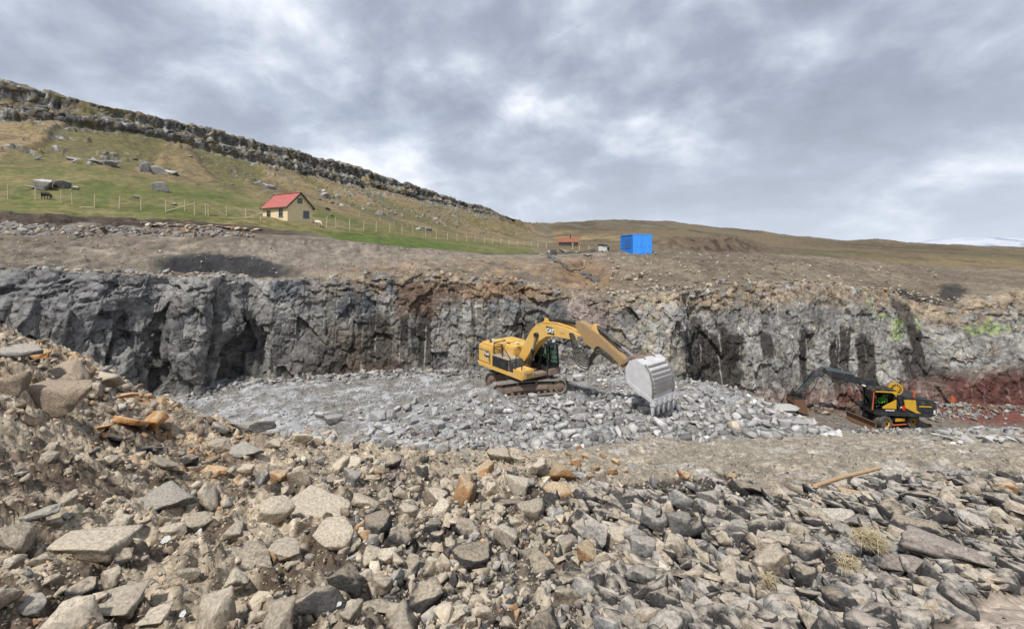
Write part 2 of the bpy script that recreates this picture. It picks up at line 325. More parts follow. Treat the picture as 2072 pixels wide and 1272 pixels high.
TY = BY+np.interp(CU, CT_px, CT_sb); TPY = np.interp(CU, CT_px, CT_py); TX = BX+(TY-BY)*0.25*np.sign(BX)*np.clip(np.abs(BX)/10, 0, 1)
UT = CX+F*TX/TY; TPY = np.interp(UT, CT_px, CT_py)+14*(fbm(S*.35, S*0, oct=3, seed=160)-.5)
TZ = ZC-(TPY-HY)/F*TY
BZ = np.minimum(gz_at(BX, np.minimum(BY, 44)), 3)-1.0
NT = 132
tt = np.linspace(0, 1, NT)[:, None]
prof = np.interp(tt, [0, .55, .85, 1], [0, .38, .66, 1.0])                      # steep below, leaning back near the lip
QX = BX+(TX-BX)*prof; QY = BY+(TY-BY)*prof; QZ = BZ+(TZ-BZ)*tt
tx = np.gradient(BX, S); ty = np.gradient(BY, S); tl = np.hypot(tx, ty)
nk = 41; nx = np.convolve(np.pad(ty/tl, nk//2, mode='edge'), np.ones(nk)/nk, 'valid'); ny = np.convolve(np.pad(-tx/tl, nk//2, mode='edge'), np.ones(nk)/nk, 'valid')
SS = np.repeat(S[None], NT, 0); ZZ = QZ; CUU = np.repeat(CU[None], NT, 0); TT = np.repeat(tt, len(S), 1)
wx = SS+0.35*(fbm(SS*.9, ZZ*.5, oct=3, seed=51)-.5)+.12*ZZ*(fbm(SS*.12, ZZ*0, oct=2, seed=151)-.5); wz = ZZ+0.8*(fbm(SS*.45, ZZ*.6, oct=3, seed=52)-.5)
def blocks(sx, sz, seed, off, tilt):
    f1, f2, dx, dy, a, b, c = voro(wx/sx, wz/sz, seed, .95, True); d = off*(a-.5)+tilt*((b-.5)*dx*sx+(c-.5)*dy*sz)
    return d, f2-f1, a
b1, e1, r1 = blocks(1.5, 2.1, 71, .46, .30)
b2, e2, r2 = blocks(.62, .80, 72, .14, .36)
b3, e3, r3 = blocks(.25, .28, 73, .05, .5)
layer = blocks(.9, .30, 74, .22, .8)                                             # thin, broken upper beds
upper = sst(.72, .9, TT+.18*(fbm(SS*.35, ZZ*0+1, oct=2, seed=53)-.5))
leftz = sst(620, 380, CUU); m2_ = fbm(SS*.8, ZZ*.8, oct=2, seed=157)
D = 0.9*(fbm(SS*.22, ZZ*.16, oct=3, seed=54)-.5)+(b1+leftz*.5*b1)*(1-upper*.6)+b2*(1+.3*upper)+b3+layer[0]*upper
D -= 0.10*(1-sst(0, .035, e1))*(m2_ > .45)+0.04*(1-sst(0, .05, e2))
# columns and hollows of the left corner
colw = blocks(1.1, 3.6, 75, .8, .35)
D += leftz*colw[0]*sst(.98, .6, TT)
D -= .9*blob(CUU+40*(r1-.5), TT+.25*(r1-.5), 484, .36, 22, .26, .15)+.9*blob(CUU+24*(r1-.5), TT+.2*(r1-.5), 312, .46, 12, .30, .15)+.5*blob(CUU+30*(r1-.5), TT, 225, .5, 22, .2, .15)+.8*blob(CUU, TT, 425, .35, 8, .5, .15)
D += 0.8*blob(CUU, TT, 470, .62, 45, .16, .4)+0.3*blob(CUU, TT, 365, .45, 34, .5, .4)
D -= 0.3*blob(CUU+40*(r1-.5), TT, 1075, .55, 34, .18, .1)+0.2*blob(CUU+20*(r1-.5), TT, 850, .45, 22, .3, .1)
D -= 0.25*blob(CUU+30*(r1-.5), TT, 1450, .36, 50, .33, .1)+0.2*blob(CUU, TT, 1745, .4, 18, .2, .1)+0.35*blob(CUU+40*(r1-.5), TT, 1880, .45, 40, .28, .2)
# drill holes: half barrels down the face
dz = np.clip(blob(CUU, TT, 720, .5, 170, .36, .3)+blob(CUU, TT, 1000, .52, 90, .36, .3)+blob(CUU, TT, 1560, .55, 150, .34, .3)+.4*sst(600, 700, CUU), 0, 1)
hole = (SS+.05*np.sin(ZZ*.9))/.92; hp = np.abs(hole-np.floor(hole)-.5)*.92; hv = _hash(np.floor(hole), np.floor(ZZ/2.2), np.zeros_like(hole), 3)
groove = np.exp(-(hp/.05)**2)*dz*(hv > .30)
D -= .10*groove
D *= 1-.25*sst(1420, 1500, CUU)
D *= (0.35+.65*sst(0, .08, TT))*(1-.75*sst(.93, 1.0, TT))
D = D-.15
QX = QX+nx*D; QY = QY+ny*D; QZ = QZ+.12*(r2-.5)*upper+.10*(fbm(SS*2, ZZ*2, oct=3, seed=55)-.5)
# rock colours: pale/mid/dark grey beds, brown upper beds, stains, darkened hollows
m1 = fbm(SS*.4, ZZ*.4, oct=4, seed=56); m2 = fbm(SS*1.7, ZZ*1.7, oct=4, seed=57); m3 = fbm(SS*5, ZZ*5, oct=3, seed=58)
cc = np.zeros(SS.shape+(3,)); cc[:] = (.235, .228, .215)
cc *= (0.76+.42*r1+.20*(r2-.5)+.14*(r3-.5))[..., None]
cc = lerp3(cc, (.315, .308, .288), .85*sst(.42, .6, m1)*sst(1400, 1470, CUU)*sst(.75, .5, TT))
cc = lerp3(cc, (.115, .125, .145), .8*sst(.47, .62, m1)*sst(.45, .7, TT)*sst(1180, 1100, CUU))                  # bluish dark beds
cc = lerp3(cc, (.162, .156, .148), .7*leftz)
cc = lerp3(cc, (.245, .19, .13), .85*upper*sst(560, 760, CUU)*sst(.36, .6, m2+.1))                             # weathered brown top
cc = lerp3(cc, (.31, .27, .195), .6*np.clip(sst(1180, 1260, CUU)*sst(1400, 1340, CUU), 0, 1)*sst(.46, .6, m2))   # yellowish bulge
cc = lerp3(cc, (.30, .25, .17), .4*sst(.64, .72, m2)*sst(600, 700, CUU))
cc = lerp3(cc, (.215, .175, .155), .85*blob(CUU, TT, 1195, .75, 45, .25, .4))
cc *= (1-.16*sst(540, 600, CUU)*sst(930, 880, CUU))[..., None]
ed = .16*(m2-.5)*2+.05*(m3-.5)
def stain(cu, t, ru, rt, col, f, soft=.12):
    global cc
    x = (CUU-cu)/ru+ed*1.2; y = (TT-t)/rt+ed*1.4
    d = np.maximum(np.abs(x), np.abs(y)); cc = lerp3(cc, col, f*(1-sst(1-soft, 1+soft, d)))
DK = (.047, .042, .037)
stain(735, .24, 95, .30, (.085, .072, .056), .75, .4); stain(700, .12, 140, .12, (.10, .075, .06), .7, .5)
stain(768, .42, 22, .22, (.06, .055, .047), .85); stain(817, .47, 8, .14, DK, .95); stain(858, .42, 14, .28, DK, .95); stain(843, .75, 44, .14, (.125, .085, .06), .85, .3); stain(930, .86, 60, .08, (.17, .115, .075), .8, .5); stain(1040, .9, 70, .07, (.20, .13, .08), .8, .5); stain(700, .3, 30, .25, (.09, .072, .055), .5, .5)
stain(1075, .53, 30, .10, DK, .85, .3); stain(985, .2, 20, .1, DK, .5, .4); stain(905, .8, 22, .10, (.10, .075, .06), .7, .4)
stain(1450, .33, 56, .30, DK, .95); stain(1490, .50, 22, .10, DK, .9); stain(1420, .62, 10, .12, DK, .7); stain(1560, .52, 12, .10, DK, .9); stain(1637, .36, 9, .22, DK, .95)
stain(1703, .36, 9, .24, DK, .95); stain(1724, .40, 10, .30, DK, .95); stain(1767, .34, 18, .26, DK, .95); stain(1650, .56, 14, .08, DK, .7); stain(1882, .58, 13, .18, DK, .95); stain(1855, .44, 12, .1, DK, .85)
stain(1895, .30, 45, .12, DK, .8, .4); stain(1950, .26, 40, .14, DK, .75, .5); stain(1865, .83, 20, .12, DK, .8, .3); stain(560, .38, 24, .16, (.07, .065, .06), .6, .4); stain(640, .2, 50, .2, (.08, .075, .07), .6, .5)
stain(484, .38, 34, .34, (.065, .062, .058), .7, .4); stain(318, .5, 24, .32, (.06, .054, .05), .6, .4)  # darker colour laid over two carved hollows of the left corner
# red clay bed at the foot on the right
redl = sst(1405, 1450, CUU)*sst(.30, .14, TT+.10*(m2-.5)+np.interp(CUU, [1400, 1600, 1800, 1950, 2072], [.06, .03, .0, -.10, -.16]))
cc = lerp3(cc, (.20, .135, .115), .75*redl); cc = lerp3(cc, (.10, .04, .033), .85*redl*sst(.45, .6, m1+.1*m2)*sst(1500, 1560, CUU)*sst(1480, 1900, CUU+200*m1))
cc = lerp3(cc, (.095, .042, .036), redl*sst(1890, 1960, CUU)*.8)
# pale drill traces, lichen-green paint
cc = lerp3(cc, (.44, .42, .375), .75*np.exp(-(hp/.045)**2)*dz*(hv > .55)*sst(.38, .5, m2))
GP = (.25, .36, .10)
for cu, t, ru, rt in ((1846, .70, 13, .085), (1788, .86, 5, .06), (1815, .78, 16, .022), (1893, .80, 6, .06), (2004, .76, 12, .045), (2033, .765, 17, .055), (2066, .74, 16, .04), (2060, .70, 18, .02), (1840, .62, 12, .03)):
    x = (CUU-cu)/ru+ed; y = (TT-t)/rt+ed; cc = lerp3(cc, GP, .68*(1-sst(.75, 1.25, np.maximum(np.abs(x), np.abs(y))))*sst(.40, .58, m3))
cc *= (.86+.28*m3)[..., None]
cc *= (1-.35*(1-sst(0, .03, e1))*(m2 > .5))[..., None]
# tuck the lip back under the slope above
EX = 10
ext = np.linspace(0, 1, EX+1)[1:, None]
LX = QX[-1]-nx*3.5*ext; LY = QY[-1]-ny*3.5*ext; LZ = QZ[-1]-.05-.9*ext**2+.1*(fbm(LX*1.5, LY*1.5, oct=2, seed=59)-.5)
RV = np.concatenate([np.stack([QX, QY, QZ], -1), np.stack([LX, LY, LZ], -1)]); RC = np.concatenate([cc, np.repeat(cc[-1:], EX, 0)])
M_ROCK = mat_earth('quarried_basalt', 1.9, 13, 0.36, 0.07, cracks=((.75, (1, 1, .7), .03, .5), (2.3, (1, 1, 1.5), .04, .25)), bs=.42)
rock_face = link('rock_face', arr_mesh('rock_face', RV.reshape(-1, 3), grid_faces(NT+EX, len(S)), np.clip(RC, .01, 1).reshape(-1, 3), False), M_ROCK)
tag(rock_face, kind='structure')

# ------------------------------------------------------------------ land above the face: banks, field, hillside, ridge, moor
def bl(*p): return np.array(p, float)               # break line: (column, row, depth)
T = [None,
 bl((-1100, 548, 21), (0, 543, 28), (200, 545, 30.5), (400, 546, 33.5), (600, 563, 36), (780, 548, 36.5), (850, 541, 36), (1000, 556, 36.5), (1100, 562, 37.5), (1200, 574, 38), (1300, 576, 38.5), (1400, 570, 39.5), (1600, 562, 41.5), (1850, 590, 43), (2072, 582, 43), (3600, 590, 40)),
 bl((-1100, 470, 30), (0, 477, 36), (200, 479, 38.5), (400, 478, 41), (600, 482, 44), (680, 486, 45.5), (850, 503, 46), (1000, 520, 45), (1100, 519, 48), (1200, 515, 52), (1400, 515, 53.5), (1600, 524, 56), (1750, 535, 57), (1850, 548, 58), (2072, 560, 60), (3600, 570, 60)),
 bl((-1100, 400, 38), (0, 427, 44.5), (200, 437, 46), (400, 449, 48), (520, 458, 50.5), (680, 480, 49), (850, 497, 53), (1000, 511, 58), (1100, 514, 64), (1200, 510, 60), (1400, 509, 62), (1600, 514, 72), (1850, 530, 80), (2072, 540, 85), (3600, 550, 85)),
 bl((-1100, 350, 46), (0, 402, 52), (200, 414, 52), (400, 432, 52.5), (520, 443, 54.5), (680, 463, 56), (850, 483, 68), (1000, 493, 90), (1100, 499, 110), (1200, 501, 112), (1400, 497, 92), (1600, 506, 104), (1850, 516, 122), (2072, 526, 130), (3600, 540, 130)),
 bl((-1100, 260, 70), (0, 322, 80), (200, 330, 82), (400, 362, 92), (600, 395, 104), (850, 446, 135), (1000, 478, 160), (1100, 489, 185), (1200, 490, 195), (1400, 486, 185), (1600, 498, 190), (1850, 506, 205), (2072, 513, 215), (3600, 530, 215)),
 bl((-1100, 150, 95), (0, 243, 112), (100, 244, 116), (200, 254, 122), (300, 272, 134), (400, 292, 150), (500, 318, 166), (600, 346, 185), (700, 368, 205), (850, 402, 242), (1000, 438, 300), (1060, 463, 345), (1100, 476, 360), (1200, 470, 350), (1400, 471, 345), (1600, 488, 340), (1850, 498, 345), (2072, 506, 345), (3600, 522, 345)),
 bl((-1100, 20, 108), (0, 157, 127), (100, 184, 131), (200, 208, 139), (300, 231, 150), (400, 252, 166), (500, 278, 182), (600, 303, 201), (700, 331, 222), (800, 363, 246), (850, 379, 258), (920, 403, 285), (1000, 427, 322), (1040, 441, 348), (1065, 449, 385), (1100, 449, 430), (1200, 445, 455), (1250, 443, 460), (1330, 445, 460), (1400, 451, 460), (1500, 463, 460), (1600, 475, 460), (1700, 485, 465), (1850, 491, 470), (1950, 495, 475), (2072, 501, 485), (3600, 518, 485)),
]
uu = np.concatenate([np.linspace(-1100, -20, 90, endpoint=False), np.linspace(-20, 2092, 760, endpoint=False), np.linspace(2092, 3600, 91)])
def sm(a, n=15): return np.convolve(np.pad(a, n//2, mode='edge'), np.ones(n)/n, 'valid')
PTS = []
u_top = np.interp(uu, UT, np.arange(len(UT)))
lipY = np.interp(uu, UT, TY)+.25; lipZ = np.interp(uu, UT, TZ)-.12
PTS.append(np.stack([(uu-CX)/F*lipY, lipY, lipZ], -1))
for b in T[1:]:
    Y = sm(np.interp(uu, b[:, 0], b[:, 2])); p = sm(np.interp(uu, b[:, 0], b[:, 1]), 7); PTS.append(np.stack([(uu-CX)/F*Y, Y, ZC-(p-HY)/F*Y], -1))
l = PTS[-1].copy(); back = l.copy(); back[:, :2] *= 1.25; back[:, 2] = l[:, 2]-4-0.02*l[:, 1]; PTS.append(back)
sub = [26, 44, 44, 30, 48, 50, 66, 8]
ds = []; rows = []
PA = np.array(PTS)
for k, n in enumerate(sub):
    for t in np.arange(n)/n:
        p0 = PA[max(k-1, 0)]; p1 = PA[k]; p2 = PA[k+1]; p3 = PA[min(k+2, 8)]
        lin = p1+(p2-p1)*t
        if k == 6:                                   # two steep tiers with a ledge between
            fy = np.interp(t, [0, .42, .55, .88, 1], [0, .07, .42, .52, 1]); wl = sst(1060, 950, uu)
            Yk = p1[:, 1]+(p2[:, 1]-p1[:, 1])*(t+(fy-t)*wl); r1_ = (p1[:, 2]-ZC)/p1[:, 1]; r2_ = (p2[:, 2]-ZC)/p2[:, 1]
            lin = np.stack([(uu-CX)/F*Yk, Yk, ZC+(r1_+(r2_-r1_)*t)*Yk], -1)
        rows.append(lin); ds.append(k+t)
rows.append(PA[8]); ds.append(8.0)
R_ = np.array(rows); DS = np.array(ds)
# soften the creases between break lines
Zs = blur(R_[:, :, 2], 9, 0); keep = np.ones(len(DS)); keep[:6] = 0; R_[:, :, 2] = R_[:, :, 2]+(Zs-R_[:, :, 2])*keep[:, None]
UX, UY, UZ = R_[..., 0], R_[..., 1], R_[..., 2]
U_ = np.repeat(uu[None], len(DS), 0); s_ = np.repeat(DS[:, None], len(uu), 1)
du = np.gradient(R_, axis=1); dv = np.gradient(R_, axis=0); nn = np.cross(du, dv); nn /= np.linalg.norm(nn, axis=2, keepdims=True)+1e-9
nn *= np.sign(nn[..., 2:3]+1e-9)
lefth = sst(1130, 1060, U_)                                                        # the hill on the left
band = lefth*sst(5.86, 6.02, s_+.22*(fbm(UX*.05, UY*.05, oct=3, seed=80)-.5))*sst(7.12, 6.98, s_)*sst(1055, 960, U_)
g1 = fbm(UX*.06, UY*.06, oct=4, seed=81); g2 = fbm(UX*.25, UY*.25, oct=4, seed=82); g3 = fbm(UX*1.1, UY*1.1, oct=4, seed=83)
dist = UY
h = 0.55*(g2-.5)*sst(1.8, 2.4, s_)+0.28*(g3-.5)*sst(60, 35, dist)+3.0*(g1-.5)*sst(4.6, 5.6, s_)+.4*(fbm(UX*.5, UY*.5, oct=3, seed=87)-.5)*sst(4.5, 6, s_)
# gullies running down the hillside
along = UX*.80+UY*.60
gul = fbm(along*.10+.5*g1, s_*.55, oct=3, seed=84)
h -= 1.4*sst(.52, .66, gul)*lefth*sst(4.9, 5.4, s_)*(1-band)
# crag band: columns and ledges
a_s = along+2*(g2-.5); vz = UZ+2*(g1-.5)
f1, f2, dx, dy, a, b, c = voro(a_s/1.9, vz/8.0, 91, .9, True); f1b, f2b, dxb, dyb, a2, b2_, c2 = voro(a_s/1.1, vz/2.6, 92, .9, True)
f1c, f2c, dxc, dyc, a3, b3_, c3 = voro(a_s/9.0, vz/7.0, 93)
crag = 1.5*(a-.5)+.75*(a2-.5)+1.4*(a3-.5)+.9*((b-.5)*dx+(c-.5)*dy)-.7*(1-sst(0, .12, f2-f1))
ledge = np.sin((s_-6)*math.pi*3+4*(g1-.5))
rock_n = fbm(a_s*.10, vz*.16, oct=3, seed=94)
rockm = np.clip(band*sst(.32, .44, rock_n+.09+.10*sst(.0, .1, s_-6.03)-.12*np.exp(-((s_-6.5)/.10)**2)), 0, 1)
h += band*(crag*(0.2+.8*rockm)*np.clip(dist/170, .8, 1.5)*(1-.45*sst(6.8, 6.97, s_))+.5*ledge)
# scattered outcrops and scree
scr = fbm(UX*.16, UY*.16, oct=3, seed=95); out = lefth*sst(4.95, 5.2, s_)*(1-band)*sst(.67, .72, scr+.06*sst(620, 760, U_)*sst(980, 900, U_)*sst(5.0, 5.3, s_)*sst(6.1, 5.6, s_))
h += out*(.25+1.3*(a2-.3))
# crag on the field's upper edge
ocr = np.zeros_like(U_)
for cu, cs, ru, rs in ((305, 4.98, 28, .10), (345, 4.94, 22, .05), (225, 4.97, 26, .05), (165, 4.98, 22, .04), (545, 4.85, 18, .05)):
    ocr = np.maximum(ocr, blob(U_, s_, cu, cs, ru, rs, .4))
h += ocr*(.2+.8*(a2-.5)); out = np.maximum(out, ocr*.6)
# mounds of spoil behind the container, broken ground on the terrace
h += 1.8*blob(U_, s_, 1425, 3.15, 110, .32, .9)*(.8+.5*g3)+1.0*blob(U_, s_, 1500, 3.25, 55, .25, .9)+.9*blob(U_, s_, 1345, 2.9, 40, .25, .9)
h += 0.5*(fbm(UX*.6, UY*.6, oct=3, seed=96)-.5)*sst(1150, 1250, U_)*sst(3.2, 2.4, s_)+.50*(fbm(UX*1.6, UY*1.6, oct=4, seed=97)-.5)*sst(2.3, 1.7, s_)
h -= .9*blob(U_, s_, 430, 1.0, 130, .22, .5)                                        # dark hollow on the bench
h -= .8*blob(U_, s_, 1185, 1.35, 40, .35, .5)                                       # orange cut
h += 3*blob(U_, s_, 1775, 6.85, 34, .12, .9)
# cut bank with small ribs
rib = fbm(U_*.15+2.5*vnoise(U_*.05, s_*4, seed=198), s_*4.5, oct=3, seed=98)
bank = sst(1.05, 1.3, s_)*sst(2.05, 1.95, s_)*sst(400, 520, U_)*sst(1000, 880, U_)
h += bank*.35*(rib-.5)*sst(1.2, 1.8, s_)
strip = sst(520, 420, U_)*sst(1.98, 2.06, s_)*sst(3.0, 2.9, s_)
vst = voro(UX/1.1, UY/1.1, 99)
h += strip*(.5*(vst[4]-.5)+.3*(g3-.5))
h *= sst(0, .25, s_)*.85+.15
P3 = R_+nn*h[..., None]
UX2, UY2, UZ2 = P3[..., 0], P3[..., 1], P3[..., 2]
# colours
k1 = fbm(UX*.035, UY*.035, oct=4, seed=101); k2 = fbm(UX*.13, UY*.13, oct=4, seed=102); k3 = fbm(UX*.9, UY*.9, oct=4, seed=103); k4 = fbm(U_*.02, s_*5, oct=4, seed=104)
uc = np.zeros(U_.shape+(3,)); uc[:] = (.225, .19, .148)                             # stripped grey-brown subsoil
uc = lerp3(uc, (.31, .27, .215), sst(.5, .66, k3)*.7)
uc = lerp3(uc, (.15, .125, .10), sst(.55, .68, k2)*.6)
uc = lerp3(uc, (.31, .215, .135), .8*blob(U_, s_, 1000, .9, 280, .95, .6)*sst(.36, .55, k3))
uc = lerp3(uc, (.245, .15, .08), .6*np.clip(blob(U_, s_, 1180, 1.35, 52, .5, .5)+blob(U_, s_, 1240, 1.1, 30, .3, .6)*.6, 0, 1))
uc = lerp3(uc, (.215, .178, .13), .75*sst(1200, 1300, U_)); uc = lerp3(uc, (.165, .135, .10), .75*sst(1230, 1330, U_)*sst(.42, .58, k2))
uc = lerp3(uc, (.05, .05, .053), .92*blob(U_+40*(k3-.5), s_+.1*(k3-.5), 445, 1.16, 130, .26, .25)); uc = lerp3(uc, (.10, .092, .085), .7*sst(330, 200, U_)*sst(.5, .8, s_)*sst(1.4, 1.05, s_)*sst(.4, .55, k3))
uc = lerp3(uc, (.27, .238, .20), bank*.6); uc = lerp3(uc, (.14, .11, .09), bank*sst(1.72, 1.95, s_)*sst(.45, .6, rib)*.7)
for cu, cs, ru, rs in ((1655, .3, 42, .28), (1832, .4, 52, .5), (1925, .8, 30, .45), (1880, .1, 20, .3)):
    uc = lerp3(uc, (.045, .042, .04), .9*blob(U_+30*(k3-.5), s_, cu, cs, ru, rs, .3))
uc = lerp3(uc, (.36, .29, .19), .8*blob(U_, s_, 2030, .35, 80, .5, .4)*sst(.4, .55, k3))
# turf
edge3 = 2.98+.08*(k3-.5)
ge = np.interp(uu, [-1100, 520, 640, 680, 850, 1000, 1120], [edge3.mean(), 2.98, 2.95, 2.12, 2.25, 2.5, 2.9])[None]+.10*(k3-.5)
turf = lefth*sst(-.03, .03, s_-ge)
peat = sst(700, 560, U_)*sst(2.40, 2.55, s_+.12*(k2-.5))*(1-turf)
uc = lerp3(uc, (.06, .045, .036), peat*.9); uc = lerp3(uc, (.12, .09, .07), peat*sst(.5, .62, k3)*.6)
uc = lerp3(uc, (.25, .235, .22), strip*sst(.45, .6, vst[4])*(1-peat)*.8); uc = lerp3(uc, (.36, .20, .10), strip*sst(300, 420, U_)*sst(.75, .85, vst[5])*.7)
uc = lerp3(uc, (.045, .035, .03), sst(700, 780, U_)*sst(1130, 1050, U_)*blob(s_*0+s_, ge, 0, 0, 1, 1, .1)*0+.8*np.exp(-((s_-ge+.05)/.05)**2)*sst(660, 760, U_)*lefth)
grn = np.zeros(U_.shape+(3,)); grn[:] = (.125, .135, .042)
grn = lerp3(grn, (.19, .17, .072), sst(.42, .62, k2)*.8)
grn = lerp3(grn, (.085, .115, .03), sst(.52, .66, k4)*.7)
grn = lerp3(grn, (.23, .19, .095), .85*sst(3.85, 3.95, s_)*sst(.50, .60, k1+.15*(k3-.5))*sst(5.2, 4.6, s_)*.7)
dry = np.zeros(U_.shape+(3,)); dry[:] = (.215, .172, .086)
dry = lerp3(dry, (.175, .155, .065), sst(.48, .62, k2)*.8); dry = lerp3(dry, (.27, .215, .115), sst(.56, .68, k1)*.7)
dry = lerp3(dry, (.115, .12, .042), .75*sst(.55, .64, gul)); dry = lerp3(dry, (.08, .065, .04), .6*sst(.64, .72, k3))
dry = lerp3(dry, (.10, .085, .05), .5*sst(.58, .68, fbm(along*.3, s_*6, oct=3, seed=108)))
tcol = grn+(dry-grn)*(sst(4.65, 4.95, s_+.3*(k2-.5)+np.interp(U_, [0, 400, 850, 1050], [0, .1, .55, .9])))[..., None]
tcol = lerp3(tcol, (.075, .125, .02), sst(640, 700, U_)*sst(1000, 850, U_)*sst(3.75, 3.4, s_)*.85)
tcol = tcol*np.array([.93, .88, .95]); uc = uc+(tcol-uc)*turf[..., None]
# bare crag
crg = np.zeros(U_.shape+(3,)); crg[:] = (.125, .12, .11); crg *= (.62+.62*a2)[..., None]
crg = lerp3(crg, (.40, .40, .385), sst(.58, .66, k3)*.7); crg = lerp3(crg, (.055, .05, .045), .65*(1-sst(.0, .12, f2-f1))); crg = lerp3(crg, (.20, .16, .08), .7*sst(.56, .64, fbm(a_s*.4, vz*.8, oct=3, seed=106)))
uc = uc+(crg-uc)*np.clip(rockm+out*sst(.3, .5, k3), 0, 1)[..., None]
# far moor on the right
moor = (1-lefth)*sst(2.65, 2.95, s_+.12*(k3-.5)+.25*sst(1560, 1800, U_))
mc = np.zeros(U_.shape+(3,)); mc[:] = (.18, .142, .086)
mc = lerp3(mc, (.14, .11, .068), sst(.45, .62, fbm(U_*.012, s_*2.2, oct=4, seed=105))*.85); mc = lerp3(mc, (.095, .10, .04), .8*np.clip(blob(U_, s_, 1700, 3.6, 170, .5, .6)+blob(U_, s_, 2040, 4.3, 110, .5, .6), 0, 1)*sst(.4, .55, k2))
mc = lerp3(mc, (.36, .265, .125), .85*np.clip(blob(U_, s_, 1180, 5.2, 110, .5, .7)+blob(U_, s_, 1110, 6.2, 50, .35, .7)*.7, 0, 1)*sst(.36, .55, k2))
mc = lerp3(mc, (.095, .075, .048), .7*sst(.56, .66, fbm(UX*.03, UY*.02, oct=4, seed=109))); mc = lerp3(mc, (.25, .19, .095), .7*sst(1650, 1900, U_)*sst(4.4, 4.0, s_)*sst(.42, .55, k2))
mc = lerp3(mc, (.17, .155, .13), .6*sst(6.2, 6.5, s_)*sst(.5, .6, k2))
uc = uc+(mc-uc)*moor[..., None]
spoil = np.clip(blob(U_, s_, 1425, 3.05, 125, .4, .5)+blob(U_, s_, 1510, 3.15, 60, .35, .5), 0, 1)*(1-lefth)
uc = lerp3(uc, (.155, .12, .085), spoil*.9); uc = lerp3(uc, (.065, .048, .036), spoil*sst(.5, .6, k3)*blob(U_, s_, 1440, 2.9, 80, .25, .5))
uc = lerp3(uc, (.045, .045, .048), .92*blob(U_+50*(k3-.5), s_+.12*(k3-.5), 450, 1.14, 125, .28, .2))
uc *= (1-.20*(1-turf))[..., None]
uc *= (.76+.4*fbm(UX*2.3, UY*2.3, oct=3, seed=107))[..., None]
M_LAND = mat_earth('hill_land', 0.8, 6.5, 0.46, 0.12)
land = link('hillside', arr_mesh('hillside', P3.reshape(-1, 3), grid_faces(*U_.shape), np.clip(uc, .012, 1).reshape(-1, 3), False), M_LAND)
tag(land, kind='structure')
UPY = HY-(P3[..., 2]-ZC)/P3[..., 1]*F; UPX = CX+F*P3[..., 0]/P3[..., 1]
def land_hit(px, py, smin=0.0, smax=7.0):           # where the sight line meets the upper land, first sheet from the front
    c = int(round(np.interp(px, uu, np.arange(len(uu))))); ok = (DS >= smin) & (DS <= smax) & (UPY[:, c] <= py)
    k = np.where(ok)[0]; k = k[0] if len(k) else np.where(DS <= smax)[0][-1]
    k0 = max(k-1, 0); a, b = UPY[k0, c], UPY[k, c]; t = 0 if abs(a-b) < 1e-6 else np.clip((a-py)/(a-b), 0, 1)
    return Vector(P3[k0, c]+(P3[k, c]-P3[k0, c])*t)
def land_z(X, Y):                                    # height of the upper land under a place
    c = int(round(np.interp(CX+F*X/Y, uu, np.arange(len(uu))))); k = int(np.argmin(np.abs(P3[:, c, 1]-Y))); return float(P3[k, c, 2])

# far lowland and the snowy mountain
aa = np.linspace(0, 2*math.pi, 97)[:-1]; rr = np.array([430, 1200, 3000, 9000, 22000])
fv = [(0, 0, -60)]+[(r*math.cos(a), r*math.sin(a), -60) for r in rr for a in aa]
ff = [(0, 1+i, 1+(i+1) % 96, 1+(i+1) % 96) for i in range(96)]
me = bpy.data.meshes.new('lowland')
me.from_pydata(fv, [], [(0, 1+i, 1+(i+1) % 96) for i in range(96)]+[(1+k*96+i, 1+(k+1)*96+i, 1+(k+1)*96+(i+1) % 96, 1+k*96+(i+1) % 96) for k in range(4) for i in range(96)])
m, N, L, b = node_mat('far_moor'); tcn = N.new('ShaderNodeTexCoord'); n_ = mnoise(N, L, tcn.outputs['Object'], .004, 6, .6)
L.new(mramp(N, L, n_, [(.35, (.14, .11, .06)), (.6, (.10, .10, .05))]), b.inputs['Base Color']); b.inputs['Roughness'].default_value = .95
tag(link('lowland', me, m), kind='structure')
mu = np.linspace(1700, 3400, 260); mr = np.linspace(0, 1, 60)
MU, MR = np.meshgrid(mu, mr); MY = 4200+1500*MR
crestp = np.interp(MU, [1700, 1840, 1890, 1960, 2030, 2072, 2300, 2700, 3400], [512, 496, 484, 479, 480, 483, 487, 480, 500])
top = ZC-(crestp-HY)/F*5100
MZ = -70+(top+70)*np.sin(np.clip(MR/.6, 0, 1)*math.pi/2)*(1-.5*sst(.62, 1, MR)); MX = (MU-CX)/F*5100+(MR-.6)*900
MZ += 26*(fbm(MX*.004, MY*.004, oct=5, seed=120)-.5)
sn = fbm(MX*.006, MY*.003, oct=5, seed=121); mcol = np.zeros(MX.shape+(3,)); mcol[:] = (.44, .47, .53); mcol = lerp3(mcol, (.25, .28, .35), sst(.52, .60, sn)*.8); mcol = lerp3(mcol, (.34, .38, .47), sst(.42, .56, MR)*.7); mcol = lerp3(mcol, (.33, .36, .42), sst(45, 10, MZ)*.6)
tag(link('mountain', arr_mesh('mountain', np.stack([MX, MY, MZ], -1).reshape(-1, 3), grid_faces(*MX.shape), mcol.reshape(-1, 3), True), mat_earth('snow_slope', .01, .05, .12, 2.0)), kind='structure')
